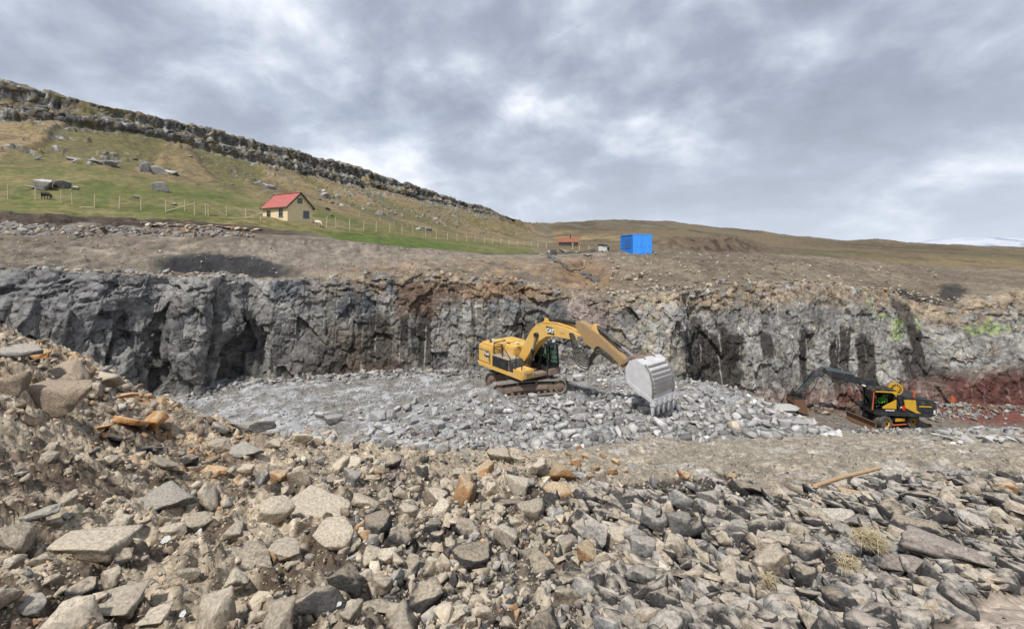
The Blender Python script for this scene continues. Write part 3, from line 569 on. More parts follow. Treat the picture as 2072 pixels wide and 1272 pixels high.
# ------------------------------------------------------------------ stones
def mat_rock(name, c1, c2, dust, amt, rough=.9, speck=None):
    m, N, L, b = node_mat(name); tc = N.new('ShaderNodeTexCoord'); oi = N.new('ShaderNodeObjectInfo'); geo = N.new('ShaderNodeNewGeometry')
    add = N.new('ShaderNodeVectorMath'); add.operation = 'ADD'; sc = N.new('ShaderNodeVectorMath'); sc.operation = 'SCALE'
    cmb = N.new('ShaderNodeCombineXYZ'); L.new(oi.outputs['Random'], cmb.inputs[0]); L.new(oi.outputs['Random'], cmb.inputs[1]); L.new(cmb.outputs[0], sc.inputs[0]); sc.inputs['Scale'].default_value = 37.0
    L.new(geo.outputs['Position'], add.inputs[0]); L.new(sc.outputs[0], add.inputs[1]); v = add.outputs[0]
    n1 = mnoise(N, L, v, 9, 8, .68); n2 = mnoise(N, L, v, 42, 6, .7)
    c = mmix(N, L, mramp(N, L, n1, [(.38, 0.0), (.62, 1.0)]), c1, c2)
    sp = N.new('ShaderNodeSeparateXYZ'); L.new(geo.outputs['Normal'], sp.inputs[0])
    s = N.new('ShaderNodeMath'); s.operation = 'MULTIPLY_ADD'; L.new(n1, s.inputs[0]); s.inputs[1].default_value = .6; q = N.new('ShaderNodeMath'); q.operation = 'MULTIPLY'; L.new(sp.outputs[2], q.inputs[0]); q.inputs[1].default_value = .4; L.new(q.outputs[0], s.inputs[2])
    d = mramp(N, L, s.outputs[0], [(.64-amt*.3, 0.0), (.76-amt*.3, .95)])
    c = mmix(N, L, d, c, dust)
    k = mramp(N, L, n2, [(.3, .5), (.5, 1.0), (.7, 1.4)]); c = mmix(N, L, 1.0, c, k, 'MULTIPLY')
    r = mramp(N, L, oi.outputs['Random'], [(0, .72), (1, 1.18)]); c = mmix(N, L, 1.0, c, r, 'MULTIPLY')
    L.new(c, b.inputs['Base Color']); b.inputs['Roughness'].default_value = rough; b.inputs['Specular IOR Level'].default_value = .25
    nrm = bump(N, L, n1, .8, .05); nrm = bump(N, L, n2, .9, .014, nrm); L.new(nrm, b.inputs['Normal'])
    return m
DUST = (.50, .435, .34)
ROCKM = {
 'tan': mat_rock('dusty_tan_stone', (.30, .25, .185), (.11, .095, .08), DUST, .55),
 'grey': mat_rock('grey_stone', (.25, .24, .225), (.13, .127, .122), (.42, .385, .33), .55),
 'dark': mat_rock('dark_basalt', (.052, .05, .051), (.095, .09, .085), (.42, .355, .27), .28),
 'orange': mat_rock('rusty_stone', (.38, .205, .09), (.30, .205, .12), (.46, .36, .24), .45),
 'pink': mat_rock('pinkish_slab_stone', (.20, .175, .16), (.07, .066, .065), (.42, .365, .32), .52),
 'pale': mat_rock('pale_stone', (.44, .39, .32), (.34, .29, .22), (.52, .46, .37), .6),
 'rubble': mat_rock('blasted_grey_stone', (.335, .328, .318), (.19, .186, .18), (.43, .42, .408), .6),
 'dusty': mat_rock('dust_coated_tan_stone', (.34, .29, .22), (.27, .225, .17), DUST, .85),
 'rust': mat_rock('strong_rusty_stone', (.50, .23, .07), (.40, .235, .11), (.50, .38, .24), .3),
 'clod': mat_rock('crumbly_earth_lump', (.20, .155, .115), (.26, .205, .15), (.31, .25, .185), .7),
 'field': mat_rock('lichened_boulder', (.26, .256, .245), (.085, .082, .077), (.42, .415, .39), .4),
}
def rock_mesh(name, seed, asp=(1, .85, .7), npts=15, fine=True):
    rg = np.random.default_rng(seed); bm = bmesh.new()
    for i in range(npts):
        p = rg.normal(size=3); p /= np.linalg.norm(p); p = np.sign(p)*np.abs(p)**(.75 if fine else .5)*rg.uniform(.8, 1.05)
        bm.verts.new(p)
    r = bmesh.ops.convex_hull(bm, input=bm.verts)
    bmesh.ops.delete(bm, geom=[e for e in r['geom_interior'] if isinstance(e, bmesh.types.BMVert)], context='VERTS')
    bmesh.ops.dissolve_limit(bm, angle_limit=.25, verts=bm.verts, edges=bm.edges)
    if fine is None:
        bmesh.ops.bevel(bm, geom=list(bm.edges), offset=.07, segments=1, profile=.5, affect='EDGES', clamp_overlap=True)
    if fine:
        bmesh.ops.bevel(bm, geom=list(bm.edges), offset=.055, segments=1, profile=.5, affect='EDGES', clamp_overlap=True)
        bmesh.ops.triangulate(bm, faces=bm.faces)
        bmesh.ops.subdivide_edges(bm, edges=[e for e in bm.edges if e.calc_length() > .28], cuts=1, use_grid_fill=True)
        bmesh.ops.triangulate(bm, faces=bm.faces)
        bmesh.ops.subdivide_edges(bm, edges=[e for e in bm.edges if e.calc_length() > .3], cuts=1, use_grid_fill=True)
    bmesh.ops.triangulate(bm, faces=bm.faces)
    V = np.array([v.co for v in bm.verts])
    if fine:
        bm.normal_update(); Nn = np.array([v.normal for v in bm.verts])
        V = V+Nn*(.20*(fbm(V[:, 0]*2.2+seed, V[:, 1]*2.2, V[:, 2]*2.2, oct=3, seed=seed)-.5)+.09*(fbm(V[:, 0]*7+seed, V[:, 1]*7, V[:, 2]*7, oct=2, seed=seed+3)-.5))[:, None]
    lo, hi = V.min(0), V.max(0); V = (V-(lo+hi)/2)/(hi-lo)*np.array(asp)
    Fc = np.array([[v.index for v in f.verts] for f in bm.faces]); bm.free()
    return V, Fc
CH = []; SL = []
for i in range(16):
    V, Fc = rock_mesh('stone', 200+i, (1, random.uniform(.7, 1), random.uniform(.6, .85)), random.randint(11, 17)); CH.append((V, Fc))
for i in range(12):
    V, Fc = rock_mesh('slab', 300+i, (1, random.uniform(.5, .8), random.uniform(.28, .42)), random.randint(10, 14)); SL.append((V, Fc))
LOW = [rock_mesh('s', 400+i, (1, random.uniform(.7, 1), random.uniform(.6, .9)), 9, False) for i in range(14)]
MID = [rock_mesh('m', 430+i, (1, random.uniform(.65, 1), random.uniform(.55, .9)), 11, None) for i in range(12)]
MESH = {}
def rock_obj(name, kind, slab, loc, size, rot, label, cat, group):
    key = (kind, slab, random.randrange(len(SL if slab else CH)))
    if key not in MESH:
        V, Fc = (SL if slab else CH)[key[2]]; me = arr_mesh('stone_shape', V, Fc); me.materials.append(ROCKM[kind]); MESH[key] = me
    o = link(name, MESH[key]); o.location = loc; o.scale = size; o.rotation_euler = rot
    return tag(o, label, cat, group)
KNAME = {'tan': 'dusty tan', 'grey': 'plain grey', 'dark': 'dark basalt', 'orange': 'rusty orange', 'pink': 'pinkish grey', 'pale': 'pale cream', 'clod': 'crumbly brown'}
def rock_label(kind, slab, px, py, w):
    size = 'large' if w > 66 else 'middling' if w > 40 else 'small'
    shape = 'slab' if slab else 'earth lump' if kind == 'clod' else 'block' if kind == 'dark' else 'stone'
    if math.hypot(px-1715, (py-980)*1.5) < 130: where = 'beside the wooden stake'
    elif math.hypot(px-1740, (py-1160)*1.2) < 120: where = 'around the largest dry grass tuft'
    elif math.hypot(px-1552, (py-1225)*1.2) < 95: where = 'around the grass tuft below the tan boulder'
    elif px < 440 and py < 900: where = 'on the earth bank'
    elif py < 935: where = 'on the crest above the blasted floor'
    elif px > 1180 and py < 1000: where = 'at the lower edge of the bare ramp'
    elif px < 560: where = 'half sunk in crumbly brown soil'
    elif px < 960: where = 'where the brown soil gives way to rubble'
    elif px < 1350: where = 'in the packed dark and tan rubble'
    else: where = 'among the tilted slabs of the dark rubble'
    a = size+' '+KNAME[kind]+' '+shape; return a+' '+where, a+'s '+where
placed = []
def put(px, py, w, h, kind, slab=None, yaw=None, label=None, sink=.32, name=None):
    p = ground_hit(px, py+h*.30); k = p.y/F
    if slab is None: slab = h < w*.55 or kind == 'pink'
    wid = w*k*1.05; hei = max(h*k*.95, wid*.3)
    sl = random.uniform(.75, 1.0)
    mk = 'dusty' if kind == 'tan' and px < 820 else 'rust' if kind == 'orange' and px < 440 else kind
    rz = random.uniform(-.35, .35)+(math.pi if random.random() < .5 else 0) if yaw is None else yaw
    dims = (wid, wid*sl, hei*(1.5 if slab else 1.25))
    tilt = (random.uniform(-.3, .3), random.uniform(-.25, .25), rz)
    lab, grp = rock_label(kind, slab, px, py, w)
    o = rock_obj(name or ('flat_stone' if slab else 'stone'), mk, slab, (p.x, p.y+wid*.15, p.z+hei*(.5-sink)*.9), dims, tilt, label or lab, 'slab' if slab else 'stone', None if label else grp)
    placed.append((px, py, max(w, h)*.5))
    return o
KEY = [
 (160, 1105, 150, 84, 'tan', 'broad pale tan slab with a dark broken right edge in brown soil'), (18, 1085, 80, 70, 'tan'), (75, 1045, 72, 32, 'grey'), (315, 1018, 108, 46, 'grey', 'flat grey slab half buried in crumbly brown soil'),
 (340, 1078, 62, 40, 'tan'), (495, 1132, 112, 52, 'dark'), (640, 1032, 130, 42, 'tan', 'long tan slab lying flat below the heap of rusty stones'), (668, 1085, 92, 58, 'tan'), (570, 1120, 64, 40, 'tan'), (215, 1225, 100, 54, 'tan'),
 (55, 1228, 56, 40, 'grey'), (160, 1195, 62, 42, 'dark'), (378, 1165, 46, 32, 'pale'), (300, 1255, 62, 34, 'tan'), (500, 862, 88, 46, 'grey', 'large grey boulder on the crest above the blasted floor'), (443, 860, 36, 44, 'grey'),
 (253, 858, 72, 40, 'orange', 'rusty orange block leaning against another on the earth bank'), (300, 846, 66, 44, 'orange', 'tilted rusty orange slab with grey top on the earth bank'), (250, 801, 38, 20, 'orange'), (200, 868, 46, 22, 'orange'), (243, 825, 30, 22, 'grey'),
 (217, 772, 46, 40, 'tan'), (183, 786, 34, 46, 'tan'), (243, 742, 42, 12, 'pale'), (70, 716, 50, 24, 'orange'), (26, 712, 86, 40, 'grey'), (20, 775, 66, 60, 'clod'), (115, 805, 110, 84, 'clod'), (125, 750, 96, 56, 'clod'),
 (552, 896, 34, 24, 'tan'), (608, 890, 40, 26, 'tan'), (640, 898, 26, 26, 'pale'), (322, 936, 58, 26, 'tan'), (420, 952, 62, 30, 'orange'), (375, 934, 36, 24, 'dark'), (555, 966, 44, 30, 'orange'), (605, 974, 46, 42, 'tan'), (494, 950, 38, 30, 'tan'),
 (527, 968, 30, 40, 'grey'), (645, 992, 36, 22, 'tan'), (705, 967, 40, 40, 'grey'), (745, 973, 44, 24, 'tan'), (488, 916, 62, 24, 'grey'), (300, 906, 46, 24, 'grey'), (230, 893, 52, 24, 'grey'), (735, 1012, 62, 46, 'tan'),
 (875, 1008, 52, 38, 'tan'), (825, 1037, 42, 38, 'tan'), (806, 1092, 52, 44, 'dark'), (1080, 1037, 66, 54, 'tan', 'rounded cream-tan block propped between dark basalt blocks'), (1042, 985, 52, 42, 'pale'), (995, 992, 36, 38, 'tan'), (1130, 990, 56, 36, 'orange', 'rusty brown boulder at the top of the near rubble'),
 (1215, 966, 30, 34, 'pale'), (1118, 1012, 38, 46, 'dark'), (1030, 1022, 66, 36, 'dark'), (940, 1076, 56, 38, 'dark'), (1022, 1092, 56, 38, 'pale'), (955, 1132, 84, 50, 'dark'), (1080, 1148, 96, 52, 'dark'), (1238, 1102, 82, 52, 'tan'), (1212, 1066, 58, 26, 'grey'),
 (1195, 1127, 52, 40, 'orange'), (872, 1158, 46, 60, 'tan'), (855, 1216, 78, 62, 'dark'), (770, 1236, 82, 32, 'tan'), (980, 1242, 46, 46, 'tan'), (905, 1262, 96, 40, 'tan', 'flat tan boulder with rough top at the foot of the near rubble'), (1150, 1212, 60, 42, 'tan'), (1170, 1178, 104, 36, 'dark'),
 (1340, 1216, 62, 58, 'dark'), (1262, 1226, 90, 40, 'tan'), (1175, 1060, 46, 40, 'dark'), (1250, 1050, 50, 26, 'dark'), (1115, 1085, 40, 34, 'dark'), (1440, 1010, 50, 34, 'grey'), (1502, 990, 40, 46, 'dark'), (1330, 1060, 60, 46, 'grey'), (1385, 1062, 60, 64, 'grey'), (1310, 1115, 66, 56, 'grey'), (1370, 1122, 60, 50, 'tan'),
 (1556, 1005, 78, 30, 'dark'), (1690, 1012, 88, 34, 'grey'), (1695, 1052, 72, 36, 'grey'), (1758, 1058, 78, 40, 'pink'), (1650, 1052, 46, 30, 'tan'), (1590, 1092, 72, 42, 'pale'), (1565, 1152, 108, 72, 'tan', 'big blocky tan boulder beside the dry grass tuft'), (1640, 1122, 56, 48, 'dark'), (1642, 1168, 56, 52, 'dark'),
 (1702, 1142, 62, 40, 'dark'), (1870, 1072, 88, 48, 'dark'), (1948, 1130, 158, 58, 'pink', 'very long flat pinkish slab in the right-hand rubble'), (1742, 1088, 84, 36, 'grey'), (1842, 1150, 92, 40, 'pink'), (1910, 1196, 62, 50, 'pale'), (1790, 1186, 84, 38, 'pink'), (2045, 990, 42, 26, 'orange'), (1860, 1002, 62, 28, 'dark'),
 (1950, 1006, 72, 30, 'dark'), (2030, 1042, 62, 38, 'pink'), (1890, 968, 52, 26, 'dark'), (1985, 976, 42, 24, 'dark'), (1728, 1262, 62, 34, 'pale'), (1530, 1040, 56, 30, 'tan'), (1470, 1050, 60, 44, 'dark'), (1730, 1000, 50, 24, 'orange'), (1480, 965, 22, 14, 'orange'), (1385, 968, 24, 20, 'orange'), (1262, 982, 28, 16, 'orange'), (1165, 935, 22, 16, 'orange'), (1172, 905, 14, 12, 'orange'), (1205, 946, 18, 14, 'orange'), (1222, 925, 16, 14, 'orange'), (1246, 934, 18, 14, 'orange'), (1184, 925, 16, 12, 'orange'), (1240, 960, 22, 16, 'orange'), (1150, 920, 14, 10, 'orange'), (1196, 968, 18, 14, 'orange'), (1262, 952, 16, 12, 'orange'),
]
for e in KEY:
    slabby = e[2] > e[3]*1.7 or e[4] == 'pink'
    put(*e[:5], slab=slabby, yaw=(-.55+random.uniform(-.2, .2)) if e[0] > 1400 and slabby else None, label=e[5] if len(e) > 5 else None)
rg = random.Random(11)
def free(px, py, r, k=.82): return all((px-a)**2+(py-b)**2*1.8 > (k*(r+c))**2 for a, b, c in placed)
def kind_for(px, py):
    t = rg.random()
    if px < 640: return 'tan' if t < .58 else 'grey' if t < .72 else 'dark' if t < .82 else 'orange' if t < .93 and py < 1000 else 'pale' if t > .95 else 'tan'
    if px < 1250: return 'tan' if t < .40 else 'dark' if t < .80 else 'grey' if t < .88 else 'pale' if t < .96 else 'orange'
    return 'dark' if t < .50 else 'pink' if t < .74 else 'grey' if t < .82 else 'tan' if t < .94 else 'pale'
STX = [1100, 1200, 1300, 1500, 1700, 1900, 2072]; STY = [935, 960, 985, 968, 985, 955, 962]
n_rand = 0; tries = 0
while n_rand < 200 and tries < 40000:
    tries += 1
    px = rg.uniform(-30, 2100); py = rg.uniform(880, 1300)
    w = (22+80*rg.random()**2.8)*(0.55+.55*(py-880)/380)
    if px > 1100 and py < np.interp(px, STX, STY)+8: continue
    if px < 640 and rg.random() < .8: continue
    if py > 1272-(px-1860)*.48: continue
    if py < 915 and px > 620: continue
    if w < 20 or not free(px, py, w*.5, .78): continue
    kd = kind_for(px, py); slabby = kd == 'pink' or (px > 1300 and rg.random() < .45)
    put(px, py, w, w*(rg.uniform(.35, .5) if slabby else rg.uniform(.6, .9)), kd, slab=slabby, yaw=(-.55+rg.uniform(-.35, .35)) if slabby and px > 1250 else rg.uniform(0, 6.28))
    n_rand += 1

# small stones nobody could count: joined
def scatter_mesh(name, X, Y, Z, size, cols, seed, flat=1.0, mat=None, shapes=None, yaw=None, asp=(1, 1, 1)):
    r_ = np.random.default_rng(seed); n = len(X); SH = shapes or LOW; which = r_.integers(0, len(SH), n); Vs = []; Fs = []; Cs = []; off = 0
    for k in range(len(SH)):
        idx = np.where(which == k)[0]
        if not len(idx): continue
        V, Fc = SH[k]; m = len(idx)
        a = r_.uniform(0, 6.283, m) if yaw is None else r_.normal(yaw, .28, m); tlt = r_.normal(0, .35, m); t2 = r_.normal(0, .35, m)
        sc = size[idx][:, None]*r_.uniform(.75, 1.25, (m, 3))*np.array([1, 1, flat])*np.array(asp)
        P = V[None]*sc[:, None, :]
        c, s = np.cos(tlt)[:, None], np.sin(tlt)[:, None]; P = np.stack([P[..., 0], P[..., 1]*c-P[..., 2]*s, P[..., 1]*s+P[..., 2]*c], -1)
        c, s = np.cos(t2)[:, None], np.sin(t2)[:, None]; P = np.stack([P[..., 0]*c+P[..., 2]*s, P[..., 1], -P[..., 0]*s+P[..., 2]*c], -1)
        c, s = np.cos(a)[:, None], np.sin(a)[:, None]; P = np.stack([P[..., 0]*c-P[..., 1]*s, P[..., 0]*s+P[..., 1]*c, P[..., 2]], -1)
        P = P+np.stack([X[idx], Y[idx], Z[idx]], -1)[:, None, :]
        Vs.append(P.reshape(-1, 3)); Fs.append((Fc[None]+(np.arange(m)*len(V))[:, None, None]+off).reshape(-1, 3)); Cs.append(np.repeat(cols[idx], len(V), 0)); off += m*len(V)
    me = arr_mesh(name, np.concatenate(Vs), np.concatenate(Fs), np.concatenate(Cs))
    return link(name, me, mat)
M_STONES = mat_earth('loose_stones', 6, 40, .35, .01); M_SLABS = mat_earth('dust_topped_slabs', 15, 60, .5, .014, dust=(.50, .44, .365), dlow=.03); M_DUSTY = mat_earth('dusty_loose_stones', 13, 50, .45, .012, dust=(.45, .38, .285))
PAL = {'tan': (.42, .36, .28), 'tan2': (.33, .28, .215), 'grey': (.30, .285, .262), 'dark': (.065, .062, .061), 'orange': (.36, .225, .13), 'pale': (.50, .44, .35), 'brown': (.17, .13, .095), 'blue': (.35, .343, .333), 'blue2': (.49, .482, .468), 'gdark': (.19, .187, .182)}
def pick(names, n, r_):
    w = np.array([a for _, a in names]); w = w/w.sum(); i = r_.choice(len(names), n, p=w); c = np.array([PAL[a] for a, _ in names])[i]
    return c*r_.uniform(.72, 1.22, (n, 1))
def hits(px, py): 
    c = np.clip(np.round(np.interp(px, gu, np.arange(nc))).astype(int), 0, nc-1); SY = HY+(ZC-GZ)/gy[:, None]*F
    Yh = np.empty(len(px)); 
    for i in range(len(px)):
        k = np.argmax(SY[:, c[i]] <= py[i]); Yh[i] = gy[k]
    X = (px-CX)/F*Yh; return X, Yh, gz_at(X, Yh)
def foreground_stones(name, n, lo, hi, seed, pw, label):
    r_ = np.random.default_rng(seed); px = r_.uniform(-120, 2190, n*2); py = 872+430*r_.random(n*2)**.85
    keep = ~((px > 1100) & (py < np.interp(px, STX, STY)) & (r_.random(n*2) < (.97 if lo > 5 else .8))) & ~((py > 1272-(px-1860)*.48) & (r_.random(n*2) < .96)) & ~((px > 1250) & (lo > 5) & (r_.random(n*2) < .6)) & ~((px < np.interp(py, [880, 1272], [520, 800])) & (r_.random(n*2) < (.92 if lo > 5 else .6))); px = px[keep][:n]; py = py[keep][:n]
    X, Y, Z = hits(px, py); s = lo+(hi-lo)*r_.random(len(px))**pw; s = s*Y/F*(.6+.5*np.clip((py-880)/380, 0, 1))
    left = np.clip(1-(px-450)/400, 0, 1); c = np.where((r_.random(len(px)) < left)[:, None], pick([('tan', 4), ('tan2', 5), ('grey', .7), ('brown', 3), ('orange', .5), ('pale', .4)], len(px), r_),
        np.where((r_.random(len(px)) < np.clip((px-1000)/500, 0, 1))[:, None], pick([('dark', 6), ('gdark', 2), ('grey', 2), ('tan2', 2), ('tan', 1.2), ('pale', .5)], len(px), r_), pick([('tan', 3), ('dark', 4), ('tan2', 3), ('grey', 2), ('pale', .8), ('orange', .4)], len(px), r_)))
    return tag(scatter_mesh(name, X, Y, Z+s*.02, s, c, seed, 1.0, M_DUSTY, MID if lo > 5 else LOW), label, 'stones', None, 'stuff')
foreground_stones('loose_stones', 3400, 8, 32, 501, 2.6, 'loose fist-sized stones filling the near slope')
foreground_stones('gravel', 19000, 2.0, 9, 502, 2.0, 'crumbs and gravel between the stones of the near slope')
r_ = np.random.default_rng(520); n = 1500; px = r_.uniform(1180, 2190, n); py = 950+340*r_.random(n); ok = (py > np.interp(px, STX, STY)+6) & (py < 1272-(px-1860)*.48); px, py = px[ok], py[ok]
X, Y, Z = hits(px, py); s = (20+44*r_.random(len(px))**2.2)*Y/F*(.55+.5*np.clip((py-900)/380, 0, 1))
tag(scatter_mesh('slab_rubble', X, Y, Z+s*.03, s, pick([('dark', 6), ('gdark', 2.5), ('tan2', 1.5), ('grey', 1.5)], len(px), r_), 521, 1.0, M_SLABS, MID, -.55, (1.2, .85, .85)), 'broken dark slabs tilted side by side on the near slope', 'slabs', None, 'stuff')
# earth bank on the left
r_ = np.random.default_rng(503); px = r_.uniform(-60, 520, 700); py = np.interp(px, [-60, 0, 150, 330, 430, 520], [640, 655, 725, 795, 850, 870])+r_.random(700)**1.3*190
X, Y, Z = hits(px, py); s = (3+17*r_.random(700)**3.2)*Y/F
tag(scatter_mesh('bank_stones', X, Y, Z+s*.1, s, pick([('tan', 4), ('tan2', 3), ('orange', 2), ('brown', 3), ('grey', 2), ('pale', .5)], 700, r_), 504, .8, M_STONES), 'small rusty and tan stones strewn over the earth bank', 'stones', None, 'stuff')
# blasted rock on the quarry floor: the large pieces singly, the rest as one
def in_machine(X, Y):
    dx = X-EXC.x; dy = Y-EXC.y; return (np.abs(dx*.97+dy*.22) < 2.9) & (np.abs(-dx*.22+dy*.97) < 2.0)
def rub_label(px, py, w):
    where = 'on the flat floor behind the near crest' if px < 880 else 'under the teeth of the grey bucket' if abs(px-1340) < 75 and py > 835 else 'in front of the tracks of the yellow excavator' if px < 1180 and py < 850 else 'at the far end of the heap by the lower pit' if px > 1480 else 'on the heap between tracks and bucket' if px > 1130 else 'low on the heap below the tracks'
    a = ('big' if w > 26 else 'middling' if w > 17 else 'small')+' angular grey blasted stone'; return a+' '+where, 'stone', a+'s '+where
cnt = 0; tries = 0; rub = []
while cnt < 190 and tries < 60000:
    tries += 1
    px = rg.uniform(520, 1690); py = rg.uniform(775, 925)
    lim = np.interp(px, [520, 700, 900, 1150, 1300, 1450, 1690], [850, 905, 920, 892, 882, 876, 884])
    up = np.interp(px, [520, 900, 1100, 1390, 1500, 1690], [850, 810, 800, 790, 808, 866])
    if py > lim-4 or py < up: continue
    wgt = np.interp(py, [780, 830, 900], [.25, .6, 1])*np.interp(px, [520, 760, 960, 1690], [.03, .2, 1, 1])
    if rg.random() > wgt: continue
    w = np.interp(py, [780, 900], [11, 19])*(.75+1.5*rg.random()**2.6)
    if any((px-a)**2+(py-b)**2*1.5 < (.75*(w*.5+c))**2 for a, b, c in rub): continue
    p = ground_hit(px, py)
    if in_machine(p.x, p.y): continue
    k = p.y/F; wid = w*k
    rock_obj('rubble_stone', 'rubble', rg.random() < .08, (p.x, p.y, p.z+wid*.18), (wid, wid*rg.uniform(.75, 1), wid*rg.uniform(.7, 1)), (rg.uniform(-.4, .4), rg.uniform(-.4, .4), rg.uniform(0, 6.28)),
             *rub_label(px, py, w))
    rub.append((px, py, w*.5)); cnt += 1
for px, py, w, h, lab in ((1590, 830, 54, 16, 'large flat-topped pale boulder at the edge of the grey rubble near the bucket'), (1606, 862, 50, 26, 'big pale angular boulder low on the end of the grey rubble heap'), (1158, 834, 40, 24, 'pale blue-grey boulder in front of the tracks of the tracked excavator'), (1170, 768, 24, 16, 'rounded boulder at the wall foot behind the yellow excavator')):
    p = ground_hit(px, py+h*.2); k = p.y/F; rock_obj('boulder', 'rubble', True, (p.x, p.y, p.z+h*k*.35), (w*k, w*k*.8, h*k*2.2), (.1, -.1, -.3), lab, 'boulder', None)
r_ = np.random.default_rng(505); n = 12000
X = r_.uniform(-22, 17, n); Y = r_.uniform(13, 31.5, n); uu_ = CX+F*X/Y
fl = np.interp(uu_, gu, crest); ok = (Y > fl-.4) & (~in_machine(X, Y)) & (Y < np.interp(uu_, CB[:, 0], CB[:, 1])-.1) & (uu_ > 250) & (uu_ < 1720)
X, Y = X[ok], Y[ok]; Z = gz_at(X, Y); ok = Z > -2.8; X, Y, Z = X[ok], Y[ok], Z[ok]
coarse = np.clip((X+5)/7, .06, 1)*np.clip((30-Y)/9, .45, 1)
s = (.06+.46*r_.random(len(X))**2.8)*(.30+.80*coarse)
tag(scatter_mesh('blasted_rubble', X, Y, Z+s*.15, s, pick([('blue', 4), ('blue2', 1.5), ('gdark', 3.2), ('grey', 2.5), ('tan', .35)], len(X), r_), 506, .85, M_STONES), 'grey blasted rubble spread over the quarry floor', 'rubble', None, 'stuff')
# talus along the wall foot
n = 2600; k = r_.integers(0, len(S), n); k = k[(CU[k] > 380) & (CU[k] < 2200)]; n = len(k); o_ = np.abs(r_.normal(0, .7, n)); X = BX[k]+nx[k]*o_; Y = BY[k]+ny[k]*o_; Z = gz_at(X, np.minimum(Y, 44)); s = .10+.45*r_.random(n)**3
ok = ~in_machine(X, Y); X, Y, Z, s = X[ok], Y[ok], Z[ok], s[ok]; n = len(X); right = (X > 14)[:, None]
tag(scatter_mesh('wall_foot_stones', X, Y, Z+s*.2, s, np.where(right, pick([('grey', 2), ('gdark', 2), ('brown', 3), ('tan2', 1)], n, r_), pick([('blue', 3), ('gdark', 3), ('grey', 2), ('tan2', .6)], n, r_)), 507, .9, M_STONES), 'fallen stones lying along the foot of the rock face', 'stones', None, 'stuff')
# stones in the lower pit
for nm, cx_, cy_, sx, sy, n, lo, hi, lab in (('pit_rubble', 25.0, 22.6, 3.3, .8, 420, .10, .55, 'low ridge of grey stones on the slope of the lower pit'), ('pit_stones', 24.5, 29.5, 6.5, 2.2, 700, .05, .28, 'small grey stones sprinkled over the lower pit floor'), ('wall_stones', 34, 35.0, 3.5, .7, 260, .1, .5, 'grey stones heaped behind the wheeled excavator')):
    X = r_.normal(cx_, sx, n); Y = r_.normal(cy_, sy, n); ok = ~((np.abs(X-WHL.x) < 2.4) & (np.abs(Y-WHL.y) < 1.7)) & (Y < 38) & (Y > 16); X, Y = X[ok], Y[ok]; Z = gz_at(X, Y); s = lo+(hi-lo)*r_.random(len(X))**2.2
    tag(scatter_mesh(nm, X, Y, Z+s*.2, s, pick([('blue', 2), ('grey', 3), ('gdark', 3), ('tan2', 1)], len(X), r_), 508, .75, M_STONES), lab, 'stones', None, 'stuff')
cnt = 0
while cnt < 34:
    px = rg.gauss(1975, 55); py = rg.gauss(886, 9)
    if not (1880 < px < 2110 and 866 < py < 905): continue
    p = ground_hit(px, py); w = rg.uniform(12, 30)*p.y/F
    rock_obj('pit_stone', 'rubble', rg.random() < .6, (p.x, p.y, p.z+w*.12), (w, w*.8, w*.7), (rg.uniform(-.3, .3), rg.uniform(-.3, .3), rg.uniform(0, 6)), 'grey slabby stone in the low ridge across the pit slope', 'stone', 'stones of the ridge in the lower pit'); cnt += 1
# bench beds: thin ledges of rock showing through the ramp
# terrace stones and boulders above the face
cnt = 0
TER = [(1270, 565, 17), (1297, 561, 18), (1250, 543, 9), (1287, 566, 8), (1245, 555, 14), (1277, 545, 6), (1318, 568, 8), (1235, 570, 16), (1335, 558, 8), (1262, 524, 8), (1302, 551, 9), (1329, 570, 7), (1240, 545, 7), (1355, 556, 7), (1340, 540, 6), (1375, 532, 6), (1310, 536, 6), (1390, 548, 6)]
for px, py, w in TER:
    p = land_hit(px, py, 0, 2.2); wid = w*p.y/F*1.1
    rock_obj('boulder', 'tan' if w > 8 else 'pale', False, (p.x, p.y, p.z+wid*.2), (wid, wid*.85, wid*.9), (rg.uniform(-.3, .3), rg.uniform(-.3, .3), rg.uniform(0, 6)), 'tan boulder on the stony slope below the blue container', 'boulder', 'boulders below the container')
for px, py, w, h, kd, lab in ((1148, 511, 32, 13, 'field', 'largest pale grey boulder at the head of the black gully'), (1113, 512, 13, 8, 'field', 'small pale boulder where the black gully starts'), (1168, 511, 14, 6, 'tan', 'tan boulder right of the largest pale boulder by the gully'), (1199, 508, 13, 8, 'field', 'grey boulder between the gully head and the white shed'), (1226, 509, 17, 8, 'pale', 'cream boulder in front of the white shed'), (1193, 520, 22, 9, 'dark', 'dark boulder on the bank below the white shed'), (1120, 503, 18, 11, 'dark', 'dark brown boulder beside the largest pale boulder'), (1098, 513, 14, 5, 'tan', 'flat tan boulder at the end of the green field')):
    p = land_hit(px, py, 0, 2.6); k = p.y/F; rock_obj('boulder', kd, h < w*.5, (p.x, p.y+.4, p.z+h*k*.3), (w*k, w*k*.7, h*k*2.0), (.1, .25 if w > 25 else 0, .1), lab, 'boulder', None)
r_ = np.random.default_rng(511)
def land_scatter(name, n, pxr, sr, lo, hi, pal, lab, seed, pw=2.2):
    px = r_.uniform(*pxr, n); s0 = r_.uniform(*sr, n); c = np.round(np.interp(px, uu, np.arange(len(uu)))).astype(int); k = np.round(np.interp(s0, DS, np.arange(len(DS)))).astype(int)
    P = P3[k, c]+np.stack([r_.normal(0, .15, n), r_.normal(0, .15, n), np.zeros(n)], -1); s = lo+(hi-lo)*r_.random(n)**pw
    tag(scatter_mesh(name, P[:, 0], P[:, 1], P[:, 2]+s*.12, s, pick(pal, n, r_), seed, .8, M_STONES), lab, 'stones', None, 'stuff')
